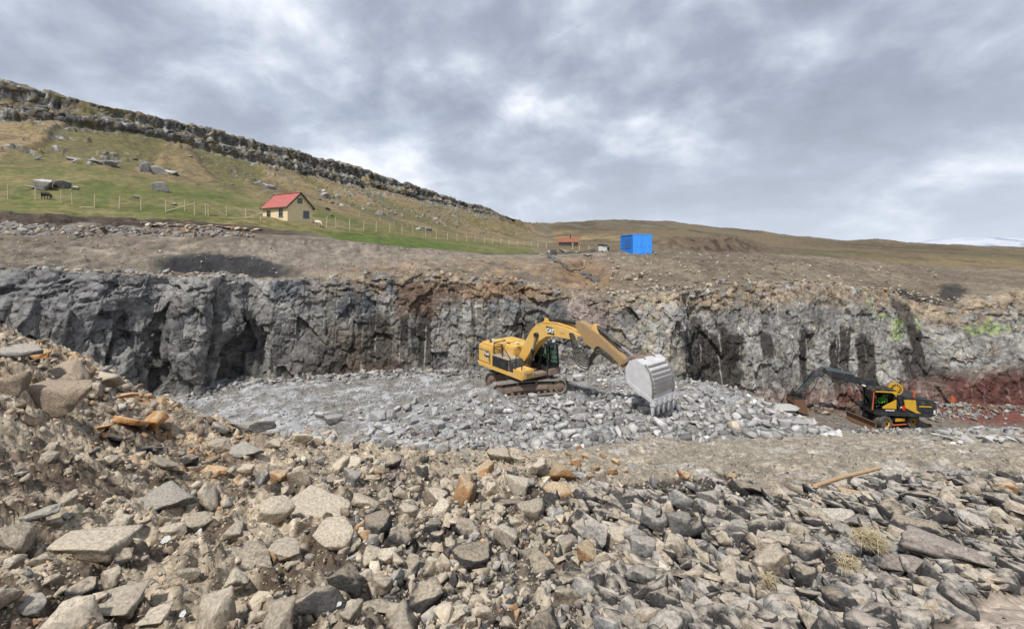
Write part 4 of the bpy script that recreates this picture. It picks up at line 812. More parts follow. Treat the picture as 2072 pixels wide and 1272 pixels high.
land_scatter('terrace_stones', 1700, (1190, 1900), (.1, 2.3), .06, .38, [('tan2', 4), ('grey', 2), ('brown', 3), ('tan', 1)], 'stones littering the bare terrace above the rock face', 512)
land_scatter('lip_stones', 1000, (0, 2072), (.02, .5), .08, .5, [('tan', 2), ('tan2', 3), ('grey', 3), ('gdark', 3), ('orange', .4)], 'broken stones along the upper edge of the rock face', 513)
land_scatter('strip_stones', 620, (-20, 520), (2.03, 2.40), .10, .6, [('grey', 3), ('tan2', 3), ('gdark', 2), ('pale', .6), ('brown', 2)], 'stony strip between the grey bank and the dark peat', 514)
land_scatter('bank_gravel', 1200, (-20, 1200), (1.0, 2.0), .04, .22, [('tan', 2), ('tan2', 3), ('grey', 3), ('pale', .5)], 'gravel on the bare bank above the rock face', 515)
land_scatter('scree', 800, (640, 1000), (4.9, 6.1), .3, 1.3, [('grey', 2), ('gdark', 4), ('blue', .6)], 'grey scree strewn below the crags of the hillside', 516, 3)
land_scatter('hill_stones', 110, (-20, 650), (4.9, 6.1), .2, 1.5, [('grey', 3), ('gdark', 2), ('blue2', .8)], 'stones scattered over the grassy hillside', 517, 3.5)
# field boulders
for px, py, w, h, lab in ((95, 383, 36, 24, 'tallest of the whitish boulders clustered behind the black sheep'), (125, 380, 28, 18, 'whitish boulder at the right of the cluster behind the black sheep'), (70, 382, 30, 8, 'low flat whitish boulder at the edge of the cluster in the field'), (153, 384, 16, 10, 'small whitish boulder standing apart from the cluster in the field'), (328, 387, 33, 22, 'lone grey boulder in the middle of the green field'), (278, 401, 12, 7, 'small pale stone near the wire fence in the field'), (353, 415, 11, 6, 'pale stone beside the broken fence brace')):
    p = land_hit(px, py, 3.0, 5); k = p.y/F; rock_obj('boulder', 'field', w > h*2, (p.x, p.y, p.z+h*k*.3), (w*k, w*k*.8, h*k*1.4), (.1, .1, rg.uniform(0, 1)), lab, 'boulder', None)
for px, py, w, h, lab in ((292, 338, 36, 22, 'dark craggy outcrop at the upper edge of the green field'), (318, 345, 34, 14, 'outcrop leaning right of the dark craggy one above the field'), (347, 349, 32, 10, 'low pale outcrop at the end of the craggy row above the field'), (150, 322, 34, 8, 'low pale outcrop at the left of the stony row on the hillside'), (192, 326, 36, 9, 'pale outcrop in the middle of the stony row on the hillside'), (225, 330, 26, 10, 'pale outcrop next to the craggy row on the hillside'), (545, 378, 26, 12, 'grey outcrop on the slope directly above the red roof'), (520, 371, 16, 6, 'small pale outcrop on the slope above the red roof'), (655, 395, 24, 12, 'grey outcrop on the slope right of the red roof'), (770, 432, 26, 10, 'grey outcrop in the scree above the wire fence'), (865, 463, 22, 9, 'dark outcrop just above the right-hand wire fence'), (845, 462, 16, 6, 'small dark outcrop beside another above the right-hand fence')):
    p = land_hit(px, py+h*.3, 3.5, 6.5); k = p.y/F; rock_obj('outcrop', 'field', False, (p.x, p.y, p.z+h*k*.05), (w*k*1.1, w*k*.8, h*k*2.0), (.05, .1, rg.uniform(-.3, .3)), lab, 'outcrop', None)
# red-brown stone blocks showing in the turf edge by the house
for i in range(22):
    px = 290+i*11+rg.uniform(-3, 3); py = np.interp(px, [290, 400, 500, 540], [453, 459, 465, 468])+rg.uniform(-2, 3); p = land_hit(px, py, 1.9, 3.0); k = p.y/F; w = rg.uniform(10, 20)*k
    rock_obj('bank_block', 'orange' if px > 430 and rg.random() < .6 else 'pale' if rg.random() < .2 else 'tan', rg.random() < .4, (p.x, p.y, p.z+w*.1), (w, w*.8, w*.6), (0, 0, rg.uniform(-.3, .3)), 'weathered stone block in the cut edge below the turf', 'stone', 'blocks along the cut turf edge')
# ------------------------------------------------------------------ builders for made things
def paint(name, col, rough=.5, metal=0.0, dust=.25, dcol=(.36, .30, .225), wear=None, spec=.4):
    m, N, L, b = node_mat(name); tc = N.new('ShaderNodeTexCoord'); geo = N.new('ShaderNodeNewGeometry')
    n1 = mnoise(N, L, geo.outputs['Position'], 3.0, 8, .65); n2 = mnoise(N, L, geo.outputs['Position'], 17, 6, .65)
    f = N.new('ShaderNodeMath'); f.operation = 'MULTIPLY_ADD'; L.new(n1, f.inputs[0]); f.inputs[1].default_value = .75; 
    f2 = N.new('ShaderNodeMath'); f2.operation = 'MULTIPLY'; L.new(n2, f2.inputs[0]); f2.inputs[1].default_value = .25; L.new(f2.outputs[0], f.inputs[2])
    d = mramp(N, L, f.outputs[0], [(max(.02, .62-dust*.6), 0.0), (min(1, .80-dust*.25), min(1.0, dust*2.2))])
    c = mmix(N, L, d, col, dcol)
    if wear:
        w = mramp(N, L, n2, [(.60, 0.0), (.66, 1.0)]); c = mmix(N, L, w, c, wear)
    k = mramp(N, L, n1, [(.3, .88), (.7, 1.08)]); c = mmix(N, L, 1.0, c, k, 'MULTIPLY')
    L.new(c, b.inputs['Base Color']); b.inputs['Metallic'].default_value = metal; b.inputs['Specular IOR Level'].default_value = spec
    r = mramp(N, L, d, [(0, rough), (1, .92)]); L.new(r, b.inputs['Roughness'])
    return m
def glassy(name, col):
    m, N, L, b = node_mat(name); b.inputs['Base Color'].default_value = (*col, 1); b.inputs['Roughness'].default_value = .06; b.inputs['Transmission Weight'].default_value = 1.0; b.inputs['IOR'].default_value = 1.08
    b.inputs['Specular IOR Level'].default_value = .9
    n = mnoise(N, L, N.new('ShaderNodeNewGeometry').outputs['Position'], 5, 5); L.new(mramp(N, L, n, [(.4, .04), (.8, .2)]), b.inputs['Roughness'])
    return m
YEL = paint('yellow_machine_paint', (.70, .415, .07), .42, 0, .36, (.52, .42, .28))
YEL2 = paint('bright_yellow_paint', (.62, .37, .03), .4, 0, .2)
BLK = paint('black_machine_paint', (.018, .018, .02), .45, 0, .22)
CHAR = paint('charcoal_paint', (.035, .038, .043), .35, 0, .15)
STEEL = paint('worn_steel', (.30, .295, .285), .45, .6, .35)
CHROME = paint('cylinder_rod', (.55, .55, .56), .18, .9, .05)
TRACKM = paint('dusty_track_steel', (.20, .19, .18), .6, .4, .7, (.36, .335, .30))
FRAMEM = paint('dusty_track_frame', (.21, .145, .115), .7, 0, .5, (.29, .225, .18))
BUCKM = paint('grey_bucket_steel', (.50, .50, .52), .5, 0, .4, (.56, .555, .55))
RUST = paint('rusty_steel', (.20, .095, .045), .75, .1, .5, (.15, .105, .075))
RUBBER = paint('tyre_rubber', (.025, .024, .023), .85, 0, .5, (.17, .15, .13))
HOSE = paint('black_hose', (.02, .02, .02), .55, 0, .2)
GLASS = glassy('tinted_cab_glass', (.55, .72, .66))
REDP = paint('red_plastic', (.55, .03, .02), .4, 0, .05); ORP = paint('orange_plastic', (.58, .12, .04), .5, 0, .15)
WHITE = paint('white_paint', (.75, .75, .73), .5, 0, .08)
DIMG = paint('dark_glass', (.03, .04, .045), .12, 0, .03, spec=.8)
class MB:
    def __init__(s): s.bm = bmesh.new()
    def _m(s, M, vs):
        if M is not None: bmesh.ops.transform(s.bm, matrix=M, verts=vs)
    def box(s, lo, hi, M=None, bev=0.0):
        vs = [s.bm.verts.new((x, y, z)) for z in (lo[2], hi[2]) for y in (lo[1], hi[1]) for x in (lo[0], hi[0])]
        fs = [s.bm.faces.new([vs[i] for i in q]) for q in ((0, 2, 3, 1), (4, 5, 7, 6), (0, 1, 5, 4), (2, 6, 7, 3), (0, 4, 6, 2), (1, 3, 7, 5))]
        s._m(M, vs)
        if bev:
            es = {e for f in fs for e in f.edges}; bmesh.ops.bevel(s.bm, geom=list(es), offset=bev, segments=2, affect='EDGES', clamp_overlap=True)
        return s
    def prism(s, poly, y0, y1, M=None, bev=0.0, inset=None):
        """poly of (x, z) pushed from y0 to y1"""
        a = [s.bm.verts.new((x, y0, z)) for x, z in poly]; b = [s.bm.verts.new((x, y1, z)) for x, z in poly]; n = len(poly)
        fs = [s.bm.faces.new(a), s.bm.faces.new(b[::-1])]+[s.bm.faces.new((a[i], b[i], b[(i+1) % n], a[(i+1) % n])) for i in range(n)]
        bmesh.ops.recalc_face_normals(s.bm, faces=fs); s._m(M, a+b)
        if bev:
            es = {e for f in fs for e in f.edges}; bmesh.ops.bevel(s.bm, geom=list(es), offset=bev, segments=2, affect='EDGES', clamp_overlap=True)
        return s
    def cyl(s, p, q, r, n=16, r2=None, cap=True):
        p, q = Vector(p), Vector(q); d = q-p; M = Matrix.Translation((p+q)/2) @ d.to_track_quat('Z', 'Y').to_matrix().to_4x4()
        bmesh.ops.create_cone(s.bm, cap_ends=cap, segments=n, radius1=r, radius2=r if r2 is None else r2, depth=d.length, matrix=M); return s
    def tube(s, pts, r, n=8, curve=0):
        pts = [Vector(p) for p in pts]; rings = []
        if curve:
            q = []
            for i in range(len(pts)-1):
                p0, p1, p2, p3 = pts[max(i-1, 0)], pts[i], pts[i+1], pts[min(i+2, len(pts)-1)]
                for t in np.arange(curve)/curve: t = float(t); q.append(.5*((2*p1)+(p2-p0)*t+(2*p0-5*p1+4*p2-p3)*t*t+(3*p1-p0-3*p2+p3)*t**3))
            pts = q+[pts[-1]]
        up = Vector((.13, .21, .97))
        for i, p in enumerate(pts):
            t = (pts[min(i+1, len(pts)-1)]-pts[max(i-1, 0)]).normalized(); a = t.cross(up).normalized(); b = t.cross(a)
            rr = r[i] if isinstance(r, (list, tuple)) else r
            rings.append([s.bm.verts.new(p+(a*math.cos(2*math.pi*k/n)+b*math.sin(2*math.pi*k/n))*rr) for k in range(n)])
        for i in range(len(rings)-1):
            for k in range(n): s.bm.faces.new((rings[i][k], rings[i][(k+1) % n], rings[i+1][(k+1) % n], rings[i+1][k]))
        s.bm.faces.new(rings[0][::-1]); s.bm.faces.new(rings[-1]); return s
    def ring(s, c, axis, prof, n=28):
        """turn a profile of (radius, offset along axis) round an axis through c"""
        c = Vector(c); ax = Vector(axis).normalized(); a = ax.orthogonal().normalized(); b = ax.cross(a); R = []
        for k in range(n):
            t = 2*math.pi*k/n; d = a*math.cos(t)+b*math.sin(t); R.append([s.bm.verts.new(c+d*r+ax*h) for r, h in prof])
        for k in range(n):
            for j in range(len(prof)-1): s.bm.faces.new((R[k][j], R[k][j+1], R[(k+1) % n][j+1], R[(k+1) % n][j]))
        return s
    def build(s, name, mat, parent=None, M=None, smooth=None):
        bmesh.ops.recalc_face_normals(s.bm, faces=s.bm.faces)
        if M is not None: bmesh.ops.transform(s.bm, matrix=M, verts=s.bm.verts)
        me = bpy.data.meshes.new(name); s.bm.to_mesh(me); s.bm.free()
        if smooth:
            me.polygons.foreach_set('use_smooth', np.ones(len(me.polygons), bool)); me.update()
            try: me.set_sharp_from_angle(angle=smooth)
            except Exception: pass
        return link(name, me, mat, parent)
def text_mesh(name, txt, size, mat, parent, M, bold=.0, spacing=1.0):
    c = bpy.data.curves.new(name, 'FONT'); c.body = txt; c.size = size; c.extrude = .004; c.offset = bold; c.align_x = 'CENTER'; c.align_y = 'CENTER'; c.space_character = spacing
    o = bpy.data.objects.new('tmp', c); COL.objects.link(o); bpy.context.view_layer.update()
    me = bpy.data.meshes.new_from_object(o.evaluated_get(bpy.context.evaluated_depsgraph_get())); bpy.data.objects.remove(o); me.name = name
    me.transform(M); me.materials.clear(); return link(name, me, mat, parent)
SA = math.radians(35)

# ------------------------------------------------------------------ tracked excavator
def excavator():
    yaw = math.atan2(-.785, .62); root = empty('tracked_excavator', EXC, yaw)
    tag(root, 'yellow tracked excavator with raised boom and big grey bucket on the rubble', 'excavator')
    TM = Matrix.Rotation(math.atan2(.22, .97)-yaw, 4, 'Z')                          # undercarriage turned under the house
    for sgn in (-1, 1):
        tr = MB(); yc = sgn*1.3; Lc, R, zc = 1.95, .42, .50
        per = 4*Lc+2*math.pi*R; n = 50
        for i in range(n):
            d = i/n*per
            if d < 2*Lc: x, z, a = -Lc+d, zc+R, 0; 
            elif d < 2*Lc+math.pi*R: t = (d-2*Lc)/R; x, z, a = Lc+R*math.sin(t), zc+R*math.cos(t), t
            elif d < 4*Lc+math.pi*R: x, z, a = Lc-(d-2*Lc-math.pi*R), zc-R, math.pi
            else: t = (d-4*Lc-math.pi*R)/R+math.pi; x, z, a = -Lc+R*math.sin(t), zc+R*math.cos(t), t
            if a == 0: z += .05*math.cos(x*1.2)-.02
            M = TM @ Matrix.Translation((x, yc, z)) @ Matrix.Rotation(a, 4, 'Y')
            tr.box((-.098, -.31, -.02), (.098, .31, .025), M); tr.box((-.085, -.31, .025), (-.06, .31, .06), M); tr.box((-.02, -.31, .025), (.0, .31, .055), M); tr.box((.05, -.31, .025), (.07, .31, .055), M)
            tr.box((-.11, -.09, -.09), (.11, -.04, -.02), M); tr.box((-.11, .04, -.09), (.11, .09, -.02), M)
        trk = tr.build('track', TRACKM, root)
        fr = MB(); fr.prism([(-1.6, .30), (-1.72, .52), (-1.55, .74), (1.45, .74), (1.62, .62), (1.62, .34), (1.5, .26), (-1.5, .26)], yc-.2, yc+.2, TM, .03); fr.box((-1.1, yc-.29, .40), (1.2, yc+.29, .62), TM, .02)
        fr.build('track_frame', FRAMEM, trk)
        for x in (-1.95, 1.95):
            w = MB(); w.cyl(TM @ Vector((x, yc-.2, zc)), TM @ Vector((x, yc+.2, zc)), .36, 26); w.cyl(TM @ Vector((x, yc-.29, zc)), TM @ Vector((x, yc+.29, zc)), .19, 20); w.cyl(TM @ Vector((x, yc-.31, zc)), TM @ Vector((x, yc+.31, zc)), .10, 16); w.build('sprocket' if x > 0 else 'idler_wheel', FRAMEM, trk, smooth=SA)
        for i in range(8):
            x = -1.5+i*.42; MB().cyl(TM @ Vector((x, yc-.22, .20)), TM @ Vector((x, yc+.22, .20)), .10, 14).build('roller', FRAMEM, trk, smooth=SA)
        for x in (-.75, .45): MB().cyl(TM @ Vector((x, yc-.24, .80)), TM @ Vector((x, yc+.24, .80)), .075, 14).build('carrier_roller', FRAMEM, trk, smooth=SA)
    c = MB(); c.box((-1.0, -1.05, .45), (1.0, 1.05, .85), TM, .08); c.cyl((0, 0, .8), (0, 0, 1.22), .75, 32); c.build('undercarriage', FRAMEM, root, smooth=SA)
    # slewing house
    MB().prism([(-3.0, 1.22), (1.75, 1.22), (1.75, 1.42), (-3.2, 1.42)], -1.40, 1.40, None, .02).build('deck', FRAMEM, root); MB().prism([(-3.0, 1.20), (1.70, 1.20), (1.70, 1.46), (-3.2, 1.46)], -1.52, -1.42, None, .02).build('side_skirt', YEL, root)
    cw = MB(); poly = [(-3.35, -1.05), (-3.45, -.5), (-3.48, 0), (-3.45, .5), (-3.35, 1.05), (-3.15, 1.4), (-2.95, 1.5), (-1.5, 1.5), (-1.5, -1.5), (-2.95, -1.5), (-3.15, -1.4)]
    lo = [cw.bm.verts.new((x*.97, y*.985, 1.2)) for x, y in poly]; hi = [cw.bm.verts.new((x, y, 2.62)) for x, y in poly]; n = len(poly); cw.bm.faces.new(lo); cw.bm.faces.new(hi[::-1])
    for i in range(n): cw.bm.faces.new((lo[i], lo[(i+1) % n], hi[(i+1) % n], hi[i]))
    bmesh.ops.recalc_face_normals(cw.bm, faces=cw.bm.faces); bmesh.ops.bevel(cw.bm, geom=[e for e in cw.bm.edges if abs(e.verts[0].co.z-e.verts[1].co.z) < .01 and e.verts[0].co.z > 2], offset=.07, segments=2, affect='EDGES')
    cw.build('counterweight', YEL, root, smooth=SA)
    p = MB(); p.box((-2.95, -1.535, 1.55), (-1.62, -1.49, 2.45), None, .015); pn = p.build('side_panel', YEL, root)
    MB().box((-2.88, -1.55, 2.30), (-1.7, -1.525, 2.40), None, .006).build('vent_slot', FRAMEM, pn)
    MB().prism([(-2.30, 1.98), (-1.78, 1.85), (-1.66, 1.60), (-1.66, 2.28), (-2.12, 2.28)][::-1], -1.552, -1.536).build('badge_plate', BLK, pn)
    RM = Matrix.Rotation(math.pi/2, 4, 'X')
    text_mesh('badge_lettering', 'CAT', .24, WHITE, pn, Matrix.Translation((-1.93, -1.558, 2.13)) @ RM, .012); text_mesh('badge_number', '336', .15, WHITE, pn, Matrix.Translation((-1.84, -1.558, 1.86)) @ RM, .006)
    MB().box((-1.52, -1.50, 1.42), (-1.38, -1.40, 2.66), None, .02).build('corner_post', YEL, root)
    h = MB(); h.box((-1.55, -.55, 1.42), (-.35, 1.46, 2.72), None, .06); h.box((-3.0, -1.3, 2.60), (-1.5, 1.42, 2.78), None, .06); hd = h.build('engine_hood', YEL, root)
    for x, y in ((-2.4, .2), (-1.5, -.1), (-.9, .3)): MB().box((x-.18, y-.04, 2.70 if x > -1.5 else 2.76), (x+.18, y+.04, 2.735 if x > -1.5 else 2.795)).build('hood_slot', BLK, hd)
    g = MB(); g.box((-1.38, -1.5, 1.46), (.35, -.55, 2.18), None, .02); tk = g.build('tank_housing', YEL, root)
    gp = MB(); gp.box((-1.36, -1.535, 1.50), (.34, -1.50, 2.14)); gr = gp.build('grille', BLK, tk)
    for i in range(9): MB().box((-1.3, -1.548, 1.56+i*.06), (.28, -1.536, 1.585+i*.06)).build('grille_slat', CHAR, gr)
    MB().box((-1.42, -1.52, 2.14), (.37, -.5, 2.22), None, .02).build('walkway', paint('dusty_tread_plate', (.40, .33, .24), .7, 0, .6), root)
    f = MB(); f.prism([(.35, 1.42), (.95, 1.42), (.95, 1.72), (.62, 2.16), (.35, 2.16)], -1.48, -.55, None, .02); fg = f.build('front_grille', CHAR, root)
    for i in range(4): MB().box((.66+i*.08, -1.2, 2.10-i*.105), (.70+i*.08, -.7, 2.13-i*.105)).build('step_bar', STEEL, fg)
    tb = MB(); tb.box((.75, -1.5, 1.25), (1.78, -.58, 1.80), None, .05); tbx = tb.build('tool_box', YEL, root)
    for z in (1.42, 1.58): MB().box((1.78, -1.3, z), (1.86, -.8, z+.04), None, .01).build('step', STEEL, tbx)
    MB().box((1.2, -1.515, 1.36), (1.55, -1.5, 1.68), None, .01).build('latch_panel', YEL, tbx)
    for x, y, hgt, r in ((-1.15, -.95, .55, .06), (-.75, -1.15, .42, .06), (-2.3, -1.0, .18, .09)):
        MB().cyl((x, y, 2.18 if x > -1.5 else 2.76), (x, y, (2.18 if x > -1.5 else 2.76)+hgt), r, 14).cyl((x, y, (2.18 if x > -1.5 else 2.76)+hgt), (x+.06, y, (2.18 if x > -1.5 else 2.76)+hgt+.12), r*.8, 14).build('exhaust_stack', RUST, root, smooth=SA)
    hr = MB()
    for pts in ([(-1.3, -1.44, 2.2), (-1.3, -1.44, 3.0), (-.4, -1.44, 3.0), (-.4, -1.44, 2.2)], [(-.4, -1.44, 2.95), (.7, -1.44, 2.1), (1.0, -1.46, 1.75)], [(-1.3, -1.44, 2.62), (-.4, -1.44, 2.62)], [(-1.3, -1.44, 3.0), (-1.3, -.5, 3.0)], [(1.55, -1.42, 1.8), (1.55, -1.42, 2.5), (1.0, -1.42, 2.6), (1.0, -1.42, 1.8)]): hr.tube(pts, .032, 6)
    hr.build('handrail', BLK, root)
    for x, y, z in ((-1.75, -1.2, 2.78), (-.3, -.3, 2.72)):
        a = MB(); a.cyl((x, y, z), (x, y, z+.28), .018, 8).cyl((x, y, z+.28), (x, y, z+.34), .10, 16); a.build('antenna', WHITE, root, smooth=SA)
    # cab
    cab = MB(); x0, x1, y0, y1, z0, z1 = .15, 1.85, .48, 1.48, 1.42, 3.12
    cab.box((x0, y0, z0), (x1, y1, z0+.35), None, .03); cab.prism([(x0, z1-.12), (x1-.15, z1-.12), (x1-.22, z1), (x0, z1)], y0, y1, None, .03)
    for (xa, ya) in ((x0, y0), (x0, y1-.08), (.95, y0), (.95, y1-.08)): cab.box((xa, ya, z0+.3), (xa+.08, ya+.08, z1-.1))
    for ya in (y0, y1-.08): cab.prism([(x1-.09, z0+.3), (x1, z0+.3), (x1-.12, z1-.1), (x1-.22, z1-.1)], ya, ya+.08)
    cb = cab.build('cab', BLK, root)
    MB().box((x0+.08, y0+.02, z0+.35), (.95, y0+.035, z1-.12)).build('side_window', GLASS, cb); MB().box((1.03, y0+.02, z0+.35), (x1-.12, y0+.035, z1-.12)).build('side_window', GLASS, cb)
    MB().box((x0+.08, y1-.035, z0+.35), (x1-.12, y1-.02, z1-.12)).build('side_window', GLASS, cb); MB().box((x0+.02, y0+.08, z0+.35), (x0+.035, y1-.08, z1-.12)).build('rear_window', GLASS, cb)
    MB().prism([(x1-.04, z0+.35), (x1-.025, z0+.35), (x1-.165, z1-.12), (x1-.18, z1-.12)], y0+.08, y1-.08).build('windscreen', GLASS, cb)
    MB().tube([(x1+.01, .98, z0+.5), (x1-.06, .75, 2.4), (x1-.10, .98, 2.9)], .018, 6).build('wiper', BLK, cb)
    MB().box((.3, .65, 1.62), (.85, 1.3, 1.95), None, .05).box((.28, .65, 1.9), (.45, 1.3, 2.65), None, .05).build('seat', BLK, cb)
    MB().box((1.82, y0+.02, z0-.22), (1.98, y1, z0+.18), None, .03).build('cab_bumper', FRAMEM, cb)
    for y in (y0+.15, y1-.15): MB().box((1.4, y-.08, z1), (1.55, y+.08, z1+.12), None, .02).build('work_light', WHITE, cb)
    mr = MB(); mr.tube([(1.6, y0, 2.9), (1.95, y0-.12, 2.9), (1.95, y0-.12, 2.6)], .015, 6); mr.box((1.90, y0-.22, 2.35), (1.94, y0-.04, 2.65), None, .01); mr.build('mirror', BLK, cb)
    # boom
    bo = MB(); prof = [(-.10, 1.75), (-.15, 2.05), (.15, 2.55), (.5, 3.20), (1.15, 4.0), (1.60, 4.40), (2.25, 4.62), (3.3, 4.72), (4.5, 4.60), (5.25, 4.42), (5.42, 4.22), (5.28, 4.04), (4.4, 4.03), (3.3, 4.0), (2.6, 3.88), (1.9, 3.47), (1.2, 2.80), (.58, 2.03), (.15, 1.65)]
    bo.prism(prof, -.34, .34, None, .025); bm_ = bo.build('boom', YEL, root)
    MB().prism([(2.55, 4.52), (2.68, 4.08), (3.28, 4.08), (3.18, 4.50)], -.352, -.341).build('badge_plate', BLK, bm_)
    text_mesh('badge_lettering', 'CAT', .33, WHITE, bm_, Matrix.Translation((2.93, -.358, 4.29)) @ RM, .018)
    text_mesh('boom_number', '349F', .20, paint('faded_decal', (.42, .29, .14), .6, 0, .3), bm_, Matrix.Translation((3.95, -.346, 4.30)) @ RM, .0)
    for y in (-.42, .42):
        cy = MB(); a, b = Vector((.95, y, 1.35)), Vector((1.75, y, 3.85)); mid = a.lerp(b, .62); cy.cyl(a, mid, .12, 18); cy.cyl(a+(b-a)*.56, mid, .14, 18); bc = cy.build('boom_cylinder', BLK, root, smooth=SA)
        MB().cyl(mid, b, .065, 14).build('cylinder_rod', CHROME, bc, smooth=SA); MB().cyl(b-Vector((0, .1, 0)), b+Vector((0, .1, 0)), .16, 18).build('cylinder_eye', BLK, bc, smooth=SA)
    a, b = Vector((2.35, 0, 4.86)), Vector((4.98, 0, 5.02)); sc_ = MB().cyl(a, a.lerp(b, .88), .14, 18).build('stick_cylinder', BLK, root, smooth=SA); MB().cyl(a.lerp(b, .85), b, .07, 14).build('cylinder_rod', CHROME, sc_, smooth=SA)
    MB().prism([(2.1, 4.58), (2.25, 4.95), (2.5, 4.95), (2.7, 4.66)], -.2, .2, None, .02).build('cylinder_bracket', YEL, bm_)
    for k, y in enumerate((-.24, -.12, .12, .24)):
        MB().tube([(.35, y, 3.0), (1.1, y, 4.06), (1.6, y, 4.48), (2.3, y, 4.70+.02*k), (3.4, y, 4.80), (4.6, y, 4.68), (5.1, y, 4.55)], .03, 6).build('hydraulic_pipe', YEL, bm_)
    # stick
    st = MB(); st.prism([(4.85, 4.92), (5.05, 5.16), (5.6, 5.02), (6.35, 4.70), (7.6, 3.98), (8.72, 3.42), (8.80, 3.22), (8.66, 3.06), (7.4, 3.32), (6.3, 3.72), (5.5, 4.0), (5.12, 4.16)], -.24, .24, None, .025)
    sk = st.build('stick', paint('mud_caked_yellow_paint', (.55, .31, .05), .6, 0, .75, (.25, .19, .13)), root); MB().cyl((5.3, -.42, 4.22), (5.3, .42, 4.22), .14, 20).build('pivot_pin', STEEL, sk, smooth=SA)
    if 0: MB().prism([(5.35, 4.08), (6.3, 3.62), (7.4, 3.30), (8.55, 3.14), (8.6, 3.26), (7.5, 3.62), (6.3, 4.20), (5.7, 4.52)], -.252, -.243).build('mud_patch', paint('caked_mud', (.23, .175, .125), .9, 0, .5, (.30, .24, .18)), sk)
    a, b = Vector((6.15, 0, 4.98)), Vector((8.62, 0, 3.85)); bcy = MB().cyl(a, a.lerp(b, .70), .13, 18).build('bucket_cylinder', BLK, root, smooth=SA); MB().cyl(a.lerp(b, .68), b, .07, 14).build('cylinder_rod', CHROME, bcy, smooth=SA)
    MB().prism([(6.0, 4.75), (6.05, 5.10), (6.25, 5.10), (6.5, 4.62)], -.16, .16, None, .02).build('cylinder_bracket', YEL, sk)
    lk = MB()
    for y in (-.30, .30): lk.prism([(8.05, 3.42), (8.20, 3.36), (8.75, 3.78), (8.66, 3.95)], y-.04, y+.04, None, .01)
    for y in (-.22, .22): lk.prism([(8.60, 3.74), (8.72, 3.95), (9.35, 3.86), (9.3, 3.66)], y-.05, y+.05, None, .01)
    lk.cyl((8.66, -.36, 3.84), (8.66, .36, 3.84), .07, 14); lk.build('bucket_linkage', FRAMEM, root)
    cp = MB(); cp.prism([(8.55, 3.05), (8.60, 3.42), (8.95, 3.72), (9.45, 3.92), (9.35, 3.35), (8.95, 2.85)], -.36, .36, None, .03); cp.build('quick_coupler', FRAMEM, root)
    for k in range(5):
        y = -.30-.05*k; MB().tube([(4.85-.05*k, y, 4.45), (5.05-.03*k, y-.06, 4.05-.06*k), (5.45-.05*k, y-.1, 3.42-.12*k), (5.95+.03*k, y-.1, 3.22-.12*k), (6.28+.06*k, y-.05, 3.62-.05*k), (6.55+.1*k, y+.02, 3.98-.07*k), (7.4+.15*k, y+.05, 3.62-.05*k)], .032, 7, 6).build('hydraulic_hose', HOSE, sk, smooth=1.2)
    # bucket
    sh = [(9.05, 3.86), (9.45, 3.98), (9.85, 3.82), (10.12, 3.50), (10.26, 3.08), (10.29, 2.65), (10.25, 2.20)]; mouth = [(8.78, 3.05), (8.85, 3.55)]
    bk = MB(); th = .05; inner = [(x-.05, z-.045) for x, z in sh]; outl = sh+inner[::-1]
    bk.prism(outl, -.92, .92); bkt = bk.build('bucket', BUCKM, root)
    for y in (-.95, .91):
        MB().prism([(9.05, 3.86), (9.45, 3.98), (9.85, 3.82), (10.12, 3.50), (10.26, 3.08), (10.29, 2.65), (10.25, 2.20), (9.62, 2.42), (8.92, 2.80), (8.82, 3.40)], y, y+.04).build('side_plate', BUCKM, bkt)
        MB().prism([(8.88, 2.78), (9.62, 2.40), (10.27, 2.18), (10.30, 2.36), (9.68, 2.58), (8.96, 2.94)], y-.025, y+.065, None, .01).build('side_cutter', BUCKM, bkt)
    for i in range(7):
        t0 = i/7; pz = np.interp(t0, [0, .2, .4, .6, .8, 1], [3.72, 3.45, 3.18, 2.92, 2.66, 2.42]); pxx = np.interp(pz, [2.2, 2.65, 3.08, 3.5, 3.82], [10.25, 10.29, 10.26, 10.12, 9.85])
        MB().box((-.05, -.72, -.045), (.06, .72, .045), Matrix.Translation((pxx, 0, pz)) @ Matrix.Rotation(-math.atan2(.0 if pz < 2.9 else (pz-2.9)*.9, 1), 4, 'Y'), .012).build('wear_strip', STEEL, bkt)
    for y in (-.93, .79): MB().prism([(9.88, 3.84), (10.15, 3.52), (10.29, 3.08), (10.325, 2.65), (10.28, 2.25), (10.25, 2.25), (10.28, 2.65), (10.25, 3.08), (10.10, 3.50), (9.84, 3.80)], y, y+.14).build('edge_strap', STEEL, bkt)
    MB().prism([(10.20, 2.30), (10.36, 2.34), (10.34, 2.02), (10.20, 1.98)], -.95, .95, None, .02).build('cutting_lip', BUCKM, bkt)
    for i in range(5):
        y = -.84+i*.42; MB().prism([(10.16, 2.12), (10.40, 2.16), (10.36, 1.86), (10.30, 1.55), (10.25, 1.52), (10.20, 1.82)], y-.075, y+.075, None, .02).prism([(10.18, 2.20), (10.42, 2.26), (10.42, 2.02), (10.16, 2.0)], y-.10, y+.10, None, .02).build('tooth', BUCKM, bkt)
    for y in (-.42, .38): MB().prism([(9.0, 3.60), (9.0, 3.95), (9.25, 4.12), (9.6, 4.0), (9.5, 3.9)], y, y+.05, None, .01).build('hinge_plate', FRAMEM, bkt)
    return root
excavator()

